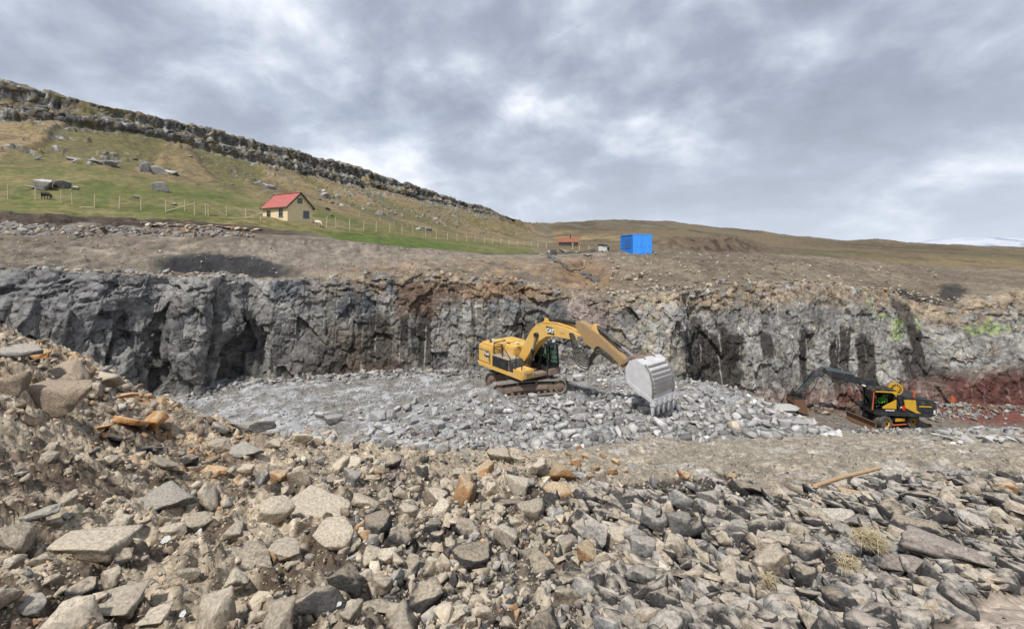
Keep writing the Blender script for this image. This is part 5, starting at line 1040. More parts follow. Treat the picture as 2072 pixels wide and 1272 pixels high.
# ------------------------------------------------------------------ wheeled excavator
def wheeled():
    u_yaw = math.radians(189); yaw = math.radians(173); root = empty('wheeled_excavator', WHL, yaw); root.scale = (.94, .94, .94)
    tag(root, 'black and yellow wheeled excavator with dozer blade below the right-hand rock face', 'excavator')
    TM = Matrix.Rotation(u_yaw-yaw, 4, 'Z')
    def tv(x, y, z): return TM @ Vector((x, y, z))
    for x in (-1.25, 1.25):
        for sgn in (-1, 1):
            w = MB(); y = sgn*.98
            for dy in (0, -sgn*.36):
                w.ring(tv(x, y+dy, .53), TM.to_3x3() @ Vector((0, 1, 0)), [(.27, -.14), (.40, -.15), (.50, -.13), (.53, -.06), (.53, .06), (.50, .13), (.40, .15), (.27, .14), (.27, -.14)], 32)
            wh = w.build('wheel', RUBBER, root, smooth=SA)
            r = MB(); r.ring(tv(x, y, .53), TM.to_3x3() @ Vector((0, sgn, 0)), [(.0, .02), (.13, .02), (.14, .10), (.17, .10), (.17, .0), (.24, .02), (.27, .12), (.29, .13), (.29, -.1)], 28); r.build('rim', YEL2, wh, smooth=SA)
            MB().cyl(tv(x, y, .53), tv(x, y+sgn*.13, .53), .11, 16).build('hub', BLK, wh, smooth=SA)
            tb = MB()
            for k in range(24):
                t = 2*math.pi*k/24; c = tv(x+.525*math.cos(t), y, .53+.525*math.sin(t)); tb.box((-.03, -.13, -.02), (.03, .13, .02), Matrix.Translation(c) @ TM @ Matrix.Rotation(-t+math.pi/2, 4, 'Y'))
            tb.build('tread', RUBBER, wh)
    c = MB(); c.box((-1.7, -.55, .45), (1.75, .55, .95), TM, .04); c.box((-1.35, -.9, .42), (-1.15, .9, .64), TM); c.box((1.15, -.9, .42), (1.35, .9, .64), TM); c.cyl((0, 0, .9), (0, 0, 1.12), .6, 28); ch = c.build('chassis', BLK, root)
    MB().box((-.45, .56, .62), (.55, 1.12, .92), TM, .02).build('step_box', BLK, ch); MB().box((-.40, 1.12, .66), (.50, 1.14, .88), TM).build('side_badge', YEL2, ch); MB().box((-.62, .9, .32), (.70, 1.1, .38), TM, .01).build('red_step', ORP, ch)
    bl_ = MB(); bl_.prism([(2.35, .05), (2.52, .08), (2.44, .35), (2.50, .62), (2.62, .78), (2.52, .80), (2.38, .62), (2.32, .35)], -1.25, 1.25, TM, .01); bd = bl_.build('dozer_blade', RUST, root)
    ba = MB(); ba.box((1.6, -.6, .35), (2.4, -.4, .5), TM); ba.box((1.6, .4, .35), (2.4, .6, .5), TM); ba.build('blade_arm', BLK, bd)
    MB().box((-2.1, -.9, .35), (-1.65, .9, .8), TM, .03).build('rear_frame', BLK, root)
    # house
    hs = MB(); hs.prism([(-2.35, 1.10), (1.6, 1.10), (1.75, 1.22), (1.75, 1.42), (-2.5, 1.42), (-2.5, 1.25)], -1.24, 1.24, None, .02); hs.build('deck', CHAR, root)
    eb = MB(); eb.prism([(-2.75, 1.2), (-2.85, 1.5), (-2.85, 2.22), (-2.55, 2.38), (-.95, 2.62), (-.55, 2.62), (-.55, 1.42), (-2.3, 1.42), (-2.4, 1.2)], -1.2, 1.18, None, .05); eng = eb.build('engine_cover', CHAR, root, smooth=SA)
    MB().box((-2.45, 1.18, 1.88), (-1.55, 1.215, 1.97), None, .01).build('yellow_stripe', YEL2, eng); MB().box((-2.72, 1.18, 1.36), (-2.58, 1.21, 1.68), None, .01).build('number_plate', WHITE, eng)
    MB().prism([(-1.5, 1.30), (-.55, 1.78), (-.45, 2.40), (-1.30, 2.40), (-1.36, 1.62), (-1.85, 1.28)], 1.18, 1.235, None, .012).build('yellow_panel', YEL2, eng)
    MB().box((-1.32, 1.0, 2.4), (-1.22, 1.12, 3.05), None, .01).build('marker_pole', ORP, root); MB().box((-.52, 1.2, 1.55), (-.32, 1.26, 1.95), None, .02).build('tail_lamp', REDP, eng); MB().box((-.30, 1.2, 1.75), (-.18, 1.25, 1.85), None, .01).build('lamp', WHITE, eng)
    st = MB()
    for i in range(5): st.box((-.50+.09*i, .75, 1.55+.26*i), (-.42+.09*i, 1.2, 1.60+.26*i))
    st.prism([(-.62, 1.42), (-.42, 1.42), (.02, 2.70), (-.18, 2.70)][::-1], .70, .76); st.prism([(-.62, 1.42), (-.30, 1.42), (.02, 2.20), (-.14, 2.70), (-.5, 2.70)][::-1], .9, .96, None, .01); st.build('stairway', CHAR, root)
    # cab on the left
    x0, x1, y0, y1, z0, z1 = .15, 1.85, .12, 1.2, 1.42, 3.12
    cb = MB(); cb.box((x0, y0, z0-.22), (x1, y1, z0+.20), None, .04)
    cb.prism([(x0-.1, z1-.16), (x1+.05, z1-.16), (x1-.05, z1+.02), (x0, z1+.05)], y0-.02, y1+.02, None, .04)
    for ya in (y0, y1-.09):
        cb.box((x0, ya, z0), (x0+.12, ya+.09, z1-.1)); cb.box((.72, ya, z0), (.79, ya+.09, z1-.1)); cb.prism([(x1-.10, z0), (x1+.02, z0), (x1-.02, z1-.1), (x1-.16, z1-.1)], ya, ya+.09)
    cab = cb.build('cab', BLK, root)
    MB().prism([(x0, 3.04), (1.62, 3.04), (1.62, 2.94), (.45, 2.94), (.25, 2.82), (.12, 2.60), (x0-.05, 2.60), (x0-.05, 2.9)][::-1], y1+.02, y1+.06, None, .012).build('roof_stripe', YEL2, cab)
    MB().prism([(x0-.05, 1.66), (x0-.05, 2.38), (.15, 2.38), (1.10, 1.80), (1.10, 1.66)], y1, y1+.045, None, .01).build('door_panel', YEL2, cab)
    MB().box((x0+.1, y1+.045, 1.50), (.9, y1+.055, 1.58)).build('door_stripe', WHITE, cab)
    MB().prism([(x1-.05, 1.5), (x1+.03, 1.5), (x1-.10, 2.95), (x1-.17, 2.95)], y1, y1+.03).build('red_pillar_strip', ORP, cab)
    for yy in (y0+.02, y1-.035):
        MB().box((x0+.12, yy, z0+.2), (.72, yy+.015, z1-.16)).build('side_window', GLASS, cab); MB().prism([(.79, z0+.2), (x1-.09, z0+.2), (x1-.15, z1-.16), (.79, z1-.16)], yy, yy+.015).build('side_window', GLASS, cab)
    MB().prism([(x1-.03, z0+.2), (x1-.015, z0+.2), (x1-.065, z1-.16), (x1-.08, z1-.16)], y0+.09, y1-.09).build('windscreen', GLASS, cab); MB().box((x0+.02, y0+.09, z0+.25), (x0+.035, y1-.09, z1-.16)).build('rear_window', GLASS, cab)
    MB().box((.35, .4, 1.62), (.85, .95, 1.85), None, .04).box((.30, .4, 1.85), (.42, .95, 2.5), None, .04).build('seat', BLK, cab)
    MB().box((x1-.02, .2, z1+.0), (x1+.14, .5, z1+.10), None, .02).build('work_light', WHITE, cab)
    # boom folded out to the front
    bo = MB(); by = -.42
    bo.prism([(.15, 1.9), (.0, 2.25), (.25, 2.95), (.55, 3.48), (.85, 3.50), (1.2, 3.42), (3.3, 4.08), (4.5, 4.36), (4.72, 4.30), (4.72, 4.10), (4.4, 3.84), (3.4, 3.40), (1.5, 2.98), (.75, 2.85), (.5, 2.2)], by-.2, by+.2, None, .03); boo = bo.build('boom', CHAR, root)
    MB().prism([(2.2, 3.80), (2.2, 3.90), (4.35, 4.42), (4.55, 4.30), (4.4, 4.12)], by-.23, by+.23, None, .03).build('boom_guard', paint('blue_grey_paint', (.10, .135, .155), .35, 0, .2), boo)
    a, b = Vector((1.0, by, 1.6)), Vector((2.2, by, 3.25)); cy = MB().cyl(a, a.lerp(b, .6), .10, 14).build('boom_cylinder', BLK, root, smooth=SA); MB().cyl(a.lerp(b, .55), b, .055, 12).build('cylinder_rod', CHROME, cy, smooth=SA)
    st = MB(); st.prism([(4.35, 4.30), (4.62, 4.42), (4.95, 4.20), (5.35, 3.95), (6.55, 2.30), (6.62, 2.08), (6.48, 2.0), (6.3, 2.12), (5.3, 3.35), (4.55, 4.0)], by-.16, by+.16, None, .025); sk = st.build('stick', paint('grey_stick_paint', (.05, .062, .07), .4, 0, .25), root)
    a, b = Vector((5.25, by, 4.12)), Vector((6.62, by, 2.45)); cy = MB().cyl(a, a.lerp(b, .65), .085, 14).build('bucket_cylinder', BLK, sk, smooth=SA); MB().cyl(a.lerp(b, .6), b, .045, 12).build('cylinder_rod', CHROME, cy, smooth=SA)
    MB().prism([(6.3, 2.1), (6.9, 2.3), (7.05, 2.0), (6.9, 1.78), (6.3, 1.80)], by-.28, by+.28, None, .03).build('tiltrotator', BLK, root)
    prof = [(7.15, 1.78), (7.18, 1.40), (7.05, 1.02), (6.80, .72), (6.42, .58), (6.05, .62)]; inn = [(x-.04, z+.04) for x, z in prof]
    bk = MB(); bk.prism(prof+inn[::-1], by-.65, by+.65); bkt = bk.build('bucket', RUST, root)
    for y in (by-.67, by+.63): MB().prism(prof+[(6.32, 1.74)], y, y+.04).build('side_plate', RUST, bkt)
    MB().box((5.95, by-.67, .56), (6.2, by+.67, .62), None, .01).build('cutting_lip', STEEL, bkt); MB().box((6.3, by-.6, 1.70), (7.16, by+.6, 1.82), None, .02).build('top_plate', BLK, bkt)
    # yellow reel
    rl = MB(); rc = Vector((-.30, .55, 3.05)); ax = (.0, 1, 0)
    rl.ring(rc, ax, [(.42, -.10), (.50, -.10), (.50, -.06), (.42, -.06), (.42, -.10)], 36); rl.ring(rc, ax, [(.42, .06), (.50, .06), (.50, .10), (.42, .10), (.42, .06)], 36)
    for k in range(12):
        t = 2*math.pi*k/12; d = Vector((math.cos(t), 0, math.sin(t)))
        for yy in (-.08, .08): rl.cyl(rc+d*.15+Vector((0, yy, 0)), rc+d*.45+Vector((0, yy, 0)), .03, 6)
    rl.cyl(rc-Vector((0, .1, 0)), rc+Vector((0, .1, 0)), .20, 20); ree = rl.build('hose_reel', YEL2, root, smooth=SA); MB().ring(rc, ax, [(.2, -.055), (.40, -.055), (.40, .055), (.2, .055)], 32).build('reel_core', BLK, ree, smooth=SA)
    MB().box((-.42, .45, 2.5), (-.18, .65, 3.0), None, .02).build('reel_stand', YEL2, ree)
    for y in (y1+.12,): 
        m_ = MB(); m_.tube([(x1-.1, y1, 2.9), (x1+.1, y, 2.85), (x1+.1, y, 2.6)], .015, 6); m_.box((x1+.07, y-.08, 2.3), (x1+.11, y+.08, 2.62), None, .01); m_.build('mirror', BLK, cab)
    return root
wheeled()
# ------------------------------------------------------------------ people in the cabs
def skin_body(name, verts, edges, radii, root_i, sub=1):
    me = bpy.data.meshes.new(name); me.from_pydata(verts, edges, []); o = bpy.data.objects.new(name, me); COL.objects.link(o)
    sk = o.modifiers.new('s', 'SKIN'); sd = o.modifiers.new('d', 'SUBSURF'); sd.levels = sub; sd.render_levels = sub
    for i, r in enumerate(radii):
        v = me.skin_vertices[0].data[i]; v.radius = (r, r) if not isinstance(r, tuple) else r; v.use_root = (i == root_i)
    bpy.context.view_layer.update(); m2 = bpy.data.meshes.new_from_object(o.evaluated_get(bpy.context.evaluated_depsgraph_get())); bpy.data.objects.remove(o); m2.name = name
    m2.polygons.foreach_set('use_smooth', np.ones(len(m2.polygons), bool)); return m2
HIVIS = paint('hi_vis_cloth', (.22, .72, .03), .8, 0, .03); SKIN = paint('skin', (.48, .28, .20), .6, 0, .02); NAVY = paint('work_trousers', (.03, .035, .05), .9, 0, .1); HAIR = paint('dark_hair', (.03, .022, .016), .8, 0, .02)
def seated(loc, yaw, label):
    V = [(0, 0, .10), (-.02, 0, .30), (-.03, 0, .50), (-.02, 0, .60), (0, 0, .68), (.02, 0, .80), (.03, 0, .88)]; E = [(i, i+1) for i in range(6)]; R = [(.17, .13), (.16, .12), (.19, .12), .07, .06, .10, .075]
    for s in (-1, 1):
        k = len(V); V += [(-.02, s*.20, .55), (.06, s*.27, .30), (.32, s*.22, .22), (.40, s*.20, .22)]; E += [(2, k), (k, k+1), (k+1, k+2), (k+2, k+3)]; R += [.075, .055, .042, .035]
        for j in range(5):
            q = len(V); V += [(.44+.01*(2-abs(j-2)), s*(.17+.018*j), .225-.01*j), (.475+.01*(2-abs(j-2)), s*(.165+.018*j), .20-.008*j)]; E += [(k+3, q), (q, q+1)]; R += [.010, .009]
        k = len(V); V += [(.05, s*.10, .06), (.45, s*.14, .10), (.55, s*.14, -.30), (.68, s*.14, -.36)]; E += [(0, k), (k, k+1), (k+1, k+2), (k+2, k+3)]; R += [.10, .075, .05, .045]
    me = skin_body('person', V, E, R, 0); me.materials.append(HIVIS); me.materials.append(SKIN); me.materials.append(NAVY)
    for p in me.polygons:
        c = p.center; p.material_index = 1 if c.z > .63 or (c.x > .38 and .15 < c.z < .3) else 2 if c.z < .14 else 0
    o = link('person', me); o.location = loc; o.rotation_euler = (0, 0, yaw); tag(o, label, 'person')
    h = MB(); bmesh.ops.create_icosphere(h.bm, subdivisions=2, radius=.115, matrix=Matrix.Translation((.0, 0, .835)) @ Matrix.Diagonal((1.0, .92, .85, 1))); h.build('hair', HAIR, o, smooth=SA)
    f = MB(); f.prism([(.10, .76), (.135, .75), (.11, .80)], -.012, .012).box((.10, -.03, .715), (.112, .03, .722)); 
    for s in (-1, 1): f.box((.105, s*.035-.012, .795), (.115, s*.035+.012, .805)); f.box((-.01, s*.10-.012, .75), (.02, s*.10+.012, .81))
    f.build('face_features', SKIN, o)
    return o
y1 = math.atan2(-.785, .62); seated(EXC+Vector((math.cos(y1)*.62-math.sin(y1)*.97, math.sin(y1)*.62+math.cos(y1)*.97, 1.92)), y1, 'operator in a green hi-vis jacket seated in the tracked excavator cab')
y2 = math.radians(173); seated(WHL+Vector((math.cos(y2)*.62-math.sin(y2)*.68, math.sin(y2)*.62+math.cos(y2)*.68, 1.70)), y2, 'operator in a green hi-vis jacket seated in the wheeled excavator cab')

# ------------------------------------------------------------------ cream cottage with the red roof
CREAM = paint('cream_render', (.74, .61, .39), .85, 0, .15, (.62, .47, .31)); REDR = paint('red_sheet_roof', (.38, .09, .08), .7, 0, .35, (.36, .17, .145)); DKG = paint('dark_green_trim', (.045, .06, .04), .6, 0, .1); FRM = paint('grey_window_frame', (.13, .15, .16), .6, 0, .1); STONE = paint('stone_footing', (.20, .18, .16), .9, 0, .4)
def window(parent, M, w, h, bars=True):
    f = MB(); t = .07
    for lo, hi in (((-w/2, -.05, -h/2), (w/2, .02, -h/2+t)), ((-w/2, -.05, h/2-t), (w/2, .02, h/2)), ((-w/2, -.05, -h/2+t), (-w/2+t, .02, h/2-t)), ((w/2-t, -.05, -h/2+t), (w/2, .02, h/2-t))): f.box(lo, hi, M)
    if bars: f.box((-.03, -.04, -h/2+t), (.03, .0, h/2-t), M); f.box((-w/2+t, -.035, .1), (w/2-t, -.0, .15), M)
    fr = f.build('window', FRM, parent); MB().box((-w/2+t, -.015, -h/2+t), (w/2-t, .01, h/2-t), M).build('pane', DIMG, fr); MB().box((-w/2-.05, -.10, -h/2-.06), (w/2+.05, .01, -h/2), M).build('sill', FRM, fr)
def cottage():
    Y = 55.0; base = W(582, 451, Y); k = F/Y                                             # near corner of the house
    v = Vector((-base.x, -base.y, 0)).normalized(); a = math.atan2(v.y, v.x); nf = a-math.pi/4-.22; ng = nf+math.pi/2   # facing of long wall and of gable
    Lw = 49/k/.56; Wg = 46/k/.83; H = 2.25; RH = 1.75
    root = empty('cottage', base, nf+math.pi/2); tag(root, 'small cream cottage with red sheet roof on a rock by the field', 'house')
    # local: x along the long wall (corner at x=0, wall runs to -x), y inwards
    w = MB(); w.prism([(0, -.15), (0, H), (Wg/2, H+RH), (Wg, H), (Wg, -.15)], 0, Lw, Matrix(((0, -1, 0, 0), (1, 0, 0, 0), (0, 0, 1, 0), (0, 0, 0, 1)))); w.build('wall', CREAM, root)
    f = MB(); f.box((-Lw-.06, -.06, -1.6), (.06, Wg+.06, .02)); f.build('footing', STONE, root)
    ov = .22; pit = RH/(Wg/2); th = .07
    for side in (0, 1):
        r = MB(); n = 20
        def P(x, d, up): 
            y = d if side == 0 else Wg-d; return (x, y, H+d*pit+up)
        x0, x1 = -Lw-.2, .2; prev = None
        for i in range(n*2+1):
            x = x0+(x1-x0)*i/(n*2); up = th+(.022 if i % 2 else 0); cur = [r.bm.verts.new(P(x, -ov, up)), r.bm.verts.new(P(x, Wg/2, up)), r.bm.verts.new(P(x, Wg/2, 0)), r.bm.verts.new(P(x, -ov, 0))]
            if prev: 
                for q in range(4): r.bm.faces.new((prev[q], cur[q], cur[(q+1) % 4], prev[(q+1) % 4]))
            else: r.bm.faces.new(cur)
            prev = cur
        r.bm.faces.new(prev[::-1]); rf = r.build('roof', REDR, root)
        b = MB()
        for xx in (.2, -Lw-.2):
            vs = []; lo, hi = (xx, xx+.05) if xx > 0 else (xx-.05, xx)
            for x in (lo, hi):
                for d, up in ((-ov-.02, -.12), (-ov-.02, .13), (Wg/2, .13), (Wg/2, -.12)): vs.append(b.bm.verts.new(P(x, d, up)))
            for q in ((0, 1, 2, 3), (7, 6, 5, 4)): b.bm.faces.new([vs[i] for i in q])
            for i in range(4): b.bm.faces.new((vs[i], vs[i+4], vs[(i+1) % 4+4], vs[(i+1) % 4]))
        b.build('barge_board', DKG, rf)
        e = MB(); e.box((-Lw-.2, -ov-.06, H-ov*pit-.10) if side == 0 else (-Lw-.2, Wg+ov, H-ov*pit-.10), (.2, -ov, H-ov*pit+.03) if side == 0 else (.2, Wg+ov+.06, H-ov*pit+.03)); e.build('eaves_board', DKG, rf)
    MB().box((-Lw-.2, Wg/2-.12, H+RH+.05), (.22, Wg/2+.12, H+RH+.13), None, .02).build('ridge_cap', REDR, root)
    I = Matrix.Identity(4)
    window(root, Matrix.Translation((-Lw*.75, 0, 1.28)), .85, .95); window(root, Matrix.Translation((-Lw*.26, 0, 1.38)), .85, 1.0)
    MG = Matrix.Rotation(math.pi/2, 4, 'Z')
    window(root, Matrix.Translation((0, Wg*.74, 1.25)) @ MG, .85, .95); window(root, Matrix.Translation((0, Wg*.48, H+.78)) @ MG, .65, .62, False)
    MB().box((0, .02, H-.02), (.02, Wg-.02, H+.03)).build('gable_joint', CREAM, root)
    return root, base
hroot, hbase = cottage()
# rock knoll the cottage stands on
kn = np.random.default_rng(77)
for (px, py, w, h, lab) in ((600, 466, 60, 26, 'broad grey outcrop carrying the cream cottage'), (640, 470, 60, 24, 'rounded grey outcrop at the gable side of the cottage'), (548, 468, 46, 20, 'low tan outcrop under the long wall of the cottage')):
    Y = 54.6; p = W(px, py, Y); k = Y/F; rock_obj('outcrop', 'grey', True, (p.x, p.y+.4, p.z-.1), (w*k*1.25, 4.2, h*k*2.0), (0, .08, .1), lab, 'outcrop', None)

# ------------------------------------------------------------------ fences
POSTM = paint('pale_fence_wood', (.52, .45, .30), .85, 0, .15); WIRE = paint('fence_wire', (.30, .30, .28), .5, .6, .05)
def fence(lab, pts, r=.062, wires=True, braces=()):
    P = [(land_hit(px, py, 2.0, 6.9), h) for px, py, h in pts]; root = empty('fence', P[0][0]); o = P[0][0]; tag(root, lab, 'fence'); tops = []
    for p, hpx in P:
        H = hpx*p.y/F; q = p-o; ln = Vector((random.uniform(-.05, .05), random.uniform(-.05, .05), 1))*H
        MB().cyl(q-Vector((0, 0, .3)), q+ln, r*max(1, p.y/70), 8, r*.85*max(1, p.y/70)).build('post', POSTM, root); tops.append((q, ln))
    if wires:
        for f in (.35, .65, .92):
            m = MB()
            for (a, la), (b, lb) in zip(tops, tops[1:]): m.tube([a+la*f, (a+la*f).lerp(b+lb*f, .5)-Vector((0, 0, .03)), b+lb*f], .009, 4)
            m.build('wire', WIRE, root)
    for (i, fi, j, fj) in braces: a = tops[i][0]+tops[i][1]*fi; b = tops[j][0]+tops[j][1]*fj; MB().tube([a+Vector((0, -.08, 0)), b+Vector((0, -.08, 0))], .05, 6).build('brace', POSTM, root)
    return root
fence('pale post and wire fence running left from the cream cottage past the black sheep', [(-60, 388, 28), (16, 402, 28), (72, 405, 26), (125, 411, 26), (146, 413, 24), (192, 421, 28), (240, 422, 26), (286, 425, 26), (335, 429, 26), (374, 427, 23), (393, 434, 25), (417, 436, 25), (421, 437, 25), (457, 438, 23), (496, 443, 22), (528, 446, 18)], braces=((8, .05, 10, .9), (12, .8, 13, .05), (14, .05, 15, .75)))
fence('pale post and wire fence running right from the cream cottage towards the red-roofed barn', [(660, 460, 22), (679, 462, 22), (708, 465, 21), (736, 467, 21), (762, 469, 21), (788, 471, 20), (813, 474, 19), (837, 476, 19), (861, 479, 18), (882, 483, 19), (905, 485, 15), (925, 487, 15), (943, 489, 15), (961, 490, 14), (980, 492, 13), (998, 493, 13), (1014, 494, 12), (1030, 496, 12), (1046, 497, 11), (1060, 498, 10), (1076, 499, 11), (1090, 501, 10), (1105, 502, 10)])
fence('faint older fence crossing the hillside behind the cream cottage', [(728, 438, 9), (770, 447, 9), (797, 455, 9), (826, 460, 9), (850, 465, 9)], r=.05)
for px, py, h in ((1158, 505, 12), (1171, 506, 9), (1192, 505, 9)):
    p = land_hit(px, py, 2.2, 5); H = h*p.y/F; o = MB().cyl((0, 0, -.3), (.05, 0, H), .07, 8).build('fence_post', POSTM); o.location = p; tag(o, 'single pale fence post between the pale boulders and the barn', 'post', 'posts by the gully head')
# plank on the grass and stake on the ramp
p = land_hit(165, 420, 3, 4.2); MB().box((-1.3, -.06, 0), (1.3, .06, .09)).build('plank', POSTM).location = p; tag(bpy.data.objects['plank'], 'pale plank lying on the grass under the fence', 'plank')
WOODM = paint('orange_brown_wood', (.48, .32, .19), .75, 0, .2, (.45, .35, .25))
a = ground_hit(1650, 1000); b = ground_hit(1780, 964); a = a+Vector((0, 0, .10)); b = b+Vector((0, 0, .16))
bs = MB(); d = b-a; bs.tube([Vector((0, 0, 0)), d*.35+Vector((0, 0, .015)), d*.7, d], [.024, .027, .028, .032], 12); o = bs.build('wooden_stake', WOODM, smooth=SA); o.location = a; tag(o, 'peeled orange-brown wooden stake lying on the grey slabs', 'stake')

# ------------------------------------------------------------------ sheep
def sheep(px, py, hgt, yaw, mat, lab, smin=2.5):
    p = land_hit(px, py, smin, 6.5); s = hgt*p.y/F/.78
    V = [(-.45, 0, .62), (-.20, 0, .60), (.10, 0, .60), (.36, 0, .60), (.52, 0, .52), (.66, 0, .30), (.76, 0, .16)]; E = [(i, i+1) for i in range(6)]; R = [.17, .235, .24, .20, .11, .085, .05]
    for x, y in ((-.40, .13), (-.40, -.13), (.30, .12), (.30, -.12)):
        k = len(V); hind = x < 0; V += [(x, y, .48), (x+(-.06 if hind else .01), y, .26), (x+(-.01 if hind else 0), y, .02)]; E += [(0 if hind else 3, k), (k, k+1), (k+1, k+2)]; R += [.075, .04, .03]
    k = len(V); V += [(-.66, 0, .50)]; E += [(0, k)]; R += [.04]
    for y in (.1, -.1): k = len(V); V += [(.62, y*1.1, .40)]; E += [(5, k)]; R += [.025]
    me = skin_body('sheep', V, E, R, 1, 2); me.materials.append(mat); co = np.empty(len(me.vertices)*3); me.vertices.foreach_get('co', co); co = co.reshape(-1, 3); co += (fbm(co[:, 0]*11, co[:, 1]*11, co[:, 2]*11, oct=2, seed=9)[:, None]-.5)*.05*np.array([1, 1, .6]); me.vertices.foreach_set('co', co.ravel())
    o = link('sheep', me); o.location = p-Vector((0, 0, .02)); o.scale = (s, s, s); o.rotation_euler = (0, 0, yaw); return tag(o, lab, 'sheep')
WOOLB = paint('black_wool', (.022, .018, .016), .95, 0, .05); WOOLW = paint('cream_wool', (.62, .55, .42), .95, 0, .08)
sheep(94, 403, 14, -.15, WOOLB, 'black sheep grazing in front of the whitish boulders')
sheep(643, 458, 12, -.5, WOOLW, 'white sheep standing beside the gable of the cream cottage')
sheep(665, 427, 6.5, 1.2, WOOLB, 'black sheep on the slope behind the cream cottage', 3.5)
sheep(671, 439, 4, .3, WOOLB, 'dark lamb lying on the grass behind the white sheep', 3.3)

# ------------------------------------------------------------------ blue container, shed, barn
BLUE = paint('blue_container_paint', (.055, .33, .93), .45, 0, .03, (.2, .35, .6)); BLUE2 = paint('darker_blue_lettering', (.025, .15, .5), .5, 0, .02)
def container():
    Yd = 55.0; base = W(1281, 514, Yd); lv = land_z(base.x, base.y+1); root = empty('shipping_container', base, 0); tag(root, 'bright blue shipping container standing on the bare terrace', 'container')
    v = Vector((-base.x, -base.y)).normalized(); root.rotation_euler = (0, 0, .02)
    w, h, l = 2.44, 2.55, 6.06
    fr = MB()
    for x in (0, w-.12):
        for y in (0, l-.12): fr.box((x, y, 0), (x+.12, y+.12, h))
    for y in (0, l-.1): fr.box((.12, y, 0), (w-.12, y+.1, .14)); fr.box((.12, y, h-.12), (w-.12, y+.1, h))
    for x in (0, w-.1): fr.box((x, .12, 0), (x+.1, l-.12, .15)); fr.box((x, .12, h-.1), (x+.1, l-.12, h))
    fr.build('frame', BLUE, root)
    MB().box((.1, .1, h-.08), (w-.1, l-.1, h-.03)).build('roof', BLUE, root); MB().box((.1, .1, .05), (w-.1, l-.1, .12)).build('floor', BLK, root)
    for x in (.03, w-.09):
        s = MB(); n = 21; L0 = .12; L1 = l-.12; pts = []
        for i in range(n):
            y = L0+(L1-L0)*i/n; d = (L1-L0)/n
            pts += [(x, y), (x, y+d*.35), (x+.045, y+d*.5), (x+.045, y+d*.85)]
        pts.append((x, L1)); lo = [s.bm.verts.new((a, b, .15)) for a, b in pts]; hi = [s.bm.verts.new((a, b, h-.1)) for a, b in pts]
        for i in range(len(pts)-1): s.bm.faces.new((lo[i], lo[i+1], hi[i+1], hi[i]))
        bmesh.ops.solidify(s.bm, geom=s.bm.faces[:], thickness=.01); sp = s.build('side_panel', BLUE, root)
        if x < 1: MB().box((x-.012, 1.2, .75), (x-.004, 3.6, 1.95)).build('faded_lettering', BLUE2, sp)
    MB().box((.12, l-.09, .14), (w-.12, l-.05, h-.12)).build('end_panel', BLUE, root)
    for k, x in enumerate((.13, w/2+.01)):
        d = MB(); d.box((x, .02, .14), (x+w/2-.14, .06, h-.12), None, .01)
        dr = d.build('door', BLUE, root)
        for xx in (x+.25, x+w/2-.42):
            MB().cyl((xx, .0, .16), (xx, .0, h-.14), .012, 8).build('lock_rod', BLUE, dr); MB().box((xx-.02, -.045, 1.05), (xx+.2, -.03, 1.09)).build('handle', BLUE, dr)
    return root
container()
def shed():
    Y = 62.0; b = W(1224, 507, Y); root = empty('shed', b, .25); tag(root, 'tiny white-fronted shed with dark roof beside the terrace', 'shed')
    MB().box((-.45, 0, -.4), (.35, 1.2, .75), None, .01).build('wall', WHITE, root); MB().prism([(-.5, .72), (.42, .72), (.42, .82), (-.5, .92)], -.1, 1.3).build('roof', BLK, root); MB().box((.35, .02, -.4), (.72, 1.2, .55), None, .02).build('lean_to', BLK, root)
shed()
def barn():
    p = land_hit(1151, 497, 3.0, 6); Y = p.y; k = Y/F; root = empty('barn', W(1131, 496, Y), -.12); root['label'] = 'long dark cottage with rusty red roof far beyond the field'; root['category'] = 'house'
    Lb, H, RH, D = 38*k, 8*k, 6.5*k, 14*k; ROOF = paint('rusty_red_roof', (.25, .085, .05), .75, 0, .3, (.24, .14, .09)); DW = paint('dark_timber', (.06, .045, .04), .8, 0, .25)
    w = MB(); w.prism([(0, -1.5), (0, H), (D/2, H+RH*.95), (D, H), (D, -1.5)], 0, Lb, Matrix(((0, 1, 0, 0), (1, 0, 0, 0), (0, 0, 1, 0), (0, 0, 0, 1)))); w.build('wall', DW, root)
    for s in (0, 1):
        r = MB(); pts = [(-.3, H-.35), (D/2, H+RH), (D/2, H+RH+.15), (-.3, H-.2)]; pts = pts if s == 0 else [(D-x, z) for x, z in pts]
        r.prism(pts, -.4, Lb+.4, Matrix(((0, 1, 0, 0), (1, 0, 0, 0), (0, 0, 1, 0), (0, 0, 0, 1)))); r.build('roof', ROOF, root)
    MB().box((Lb*.58, D/2-.3, H+RH-.2), (Lb*.64, D/2+.3, H+RH+1.1)).build('chimney', DW, root)
    for i, f in enumerate((.12, .30, .48, .72, .88)):
        m = WHITE if i == 3 else DIMG; q = MB().box((Lb*f-.45, -.05, H*.25), (Lb*f+.45, .02, H*.8)).build('window', FRM, root); MB().box((Lb*f-.36, -.07, H*.32), (Lb*f+.36, -.04, H*.74)).build('pane', m, q)
barn()
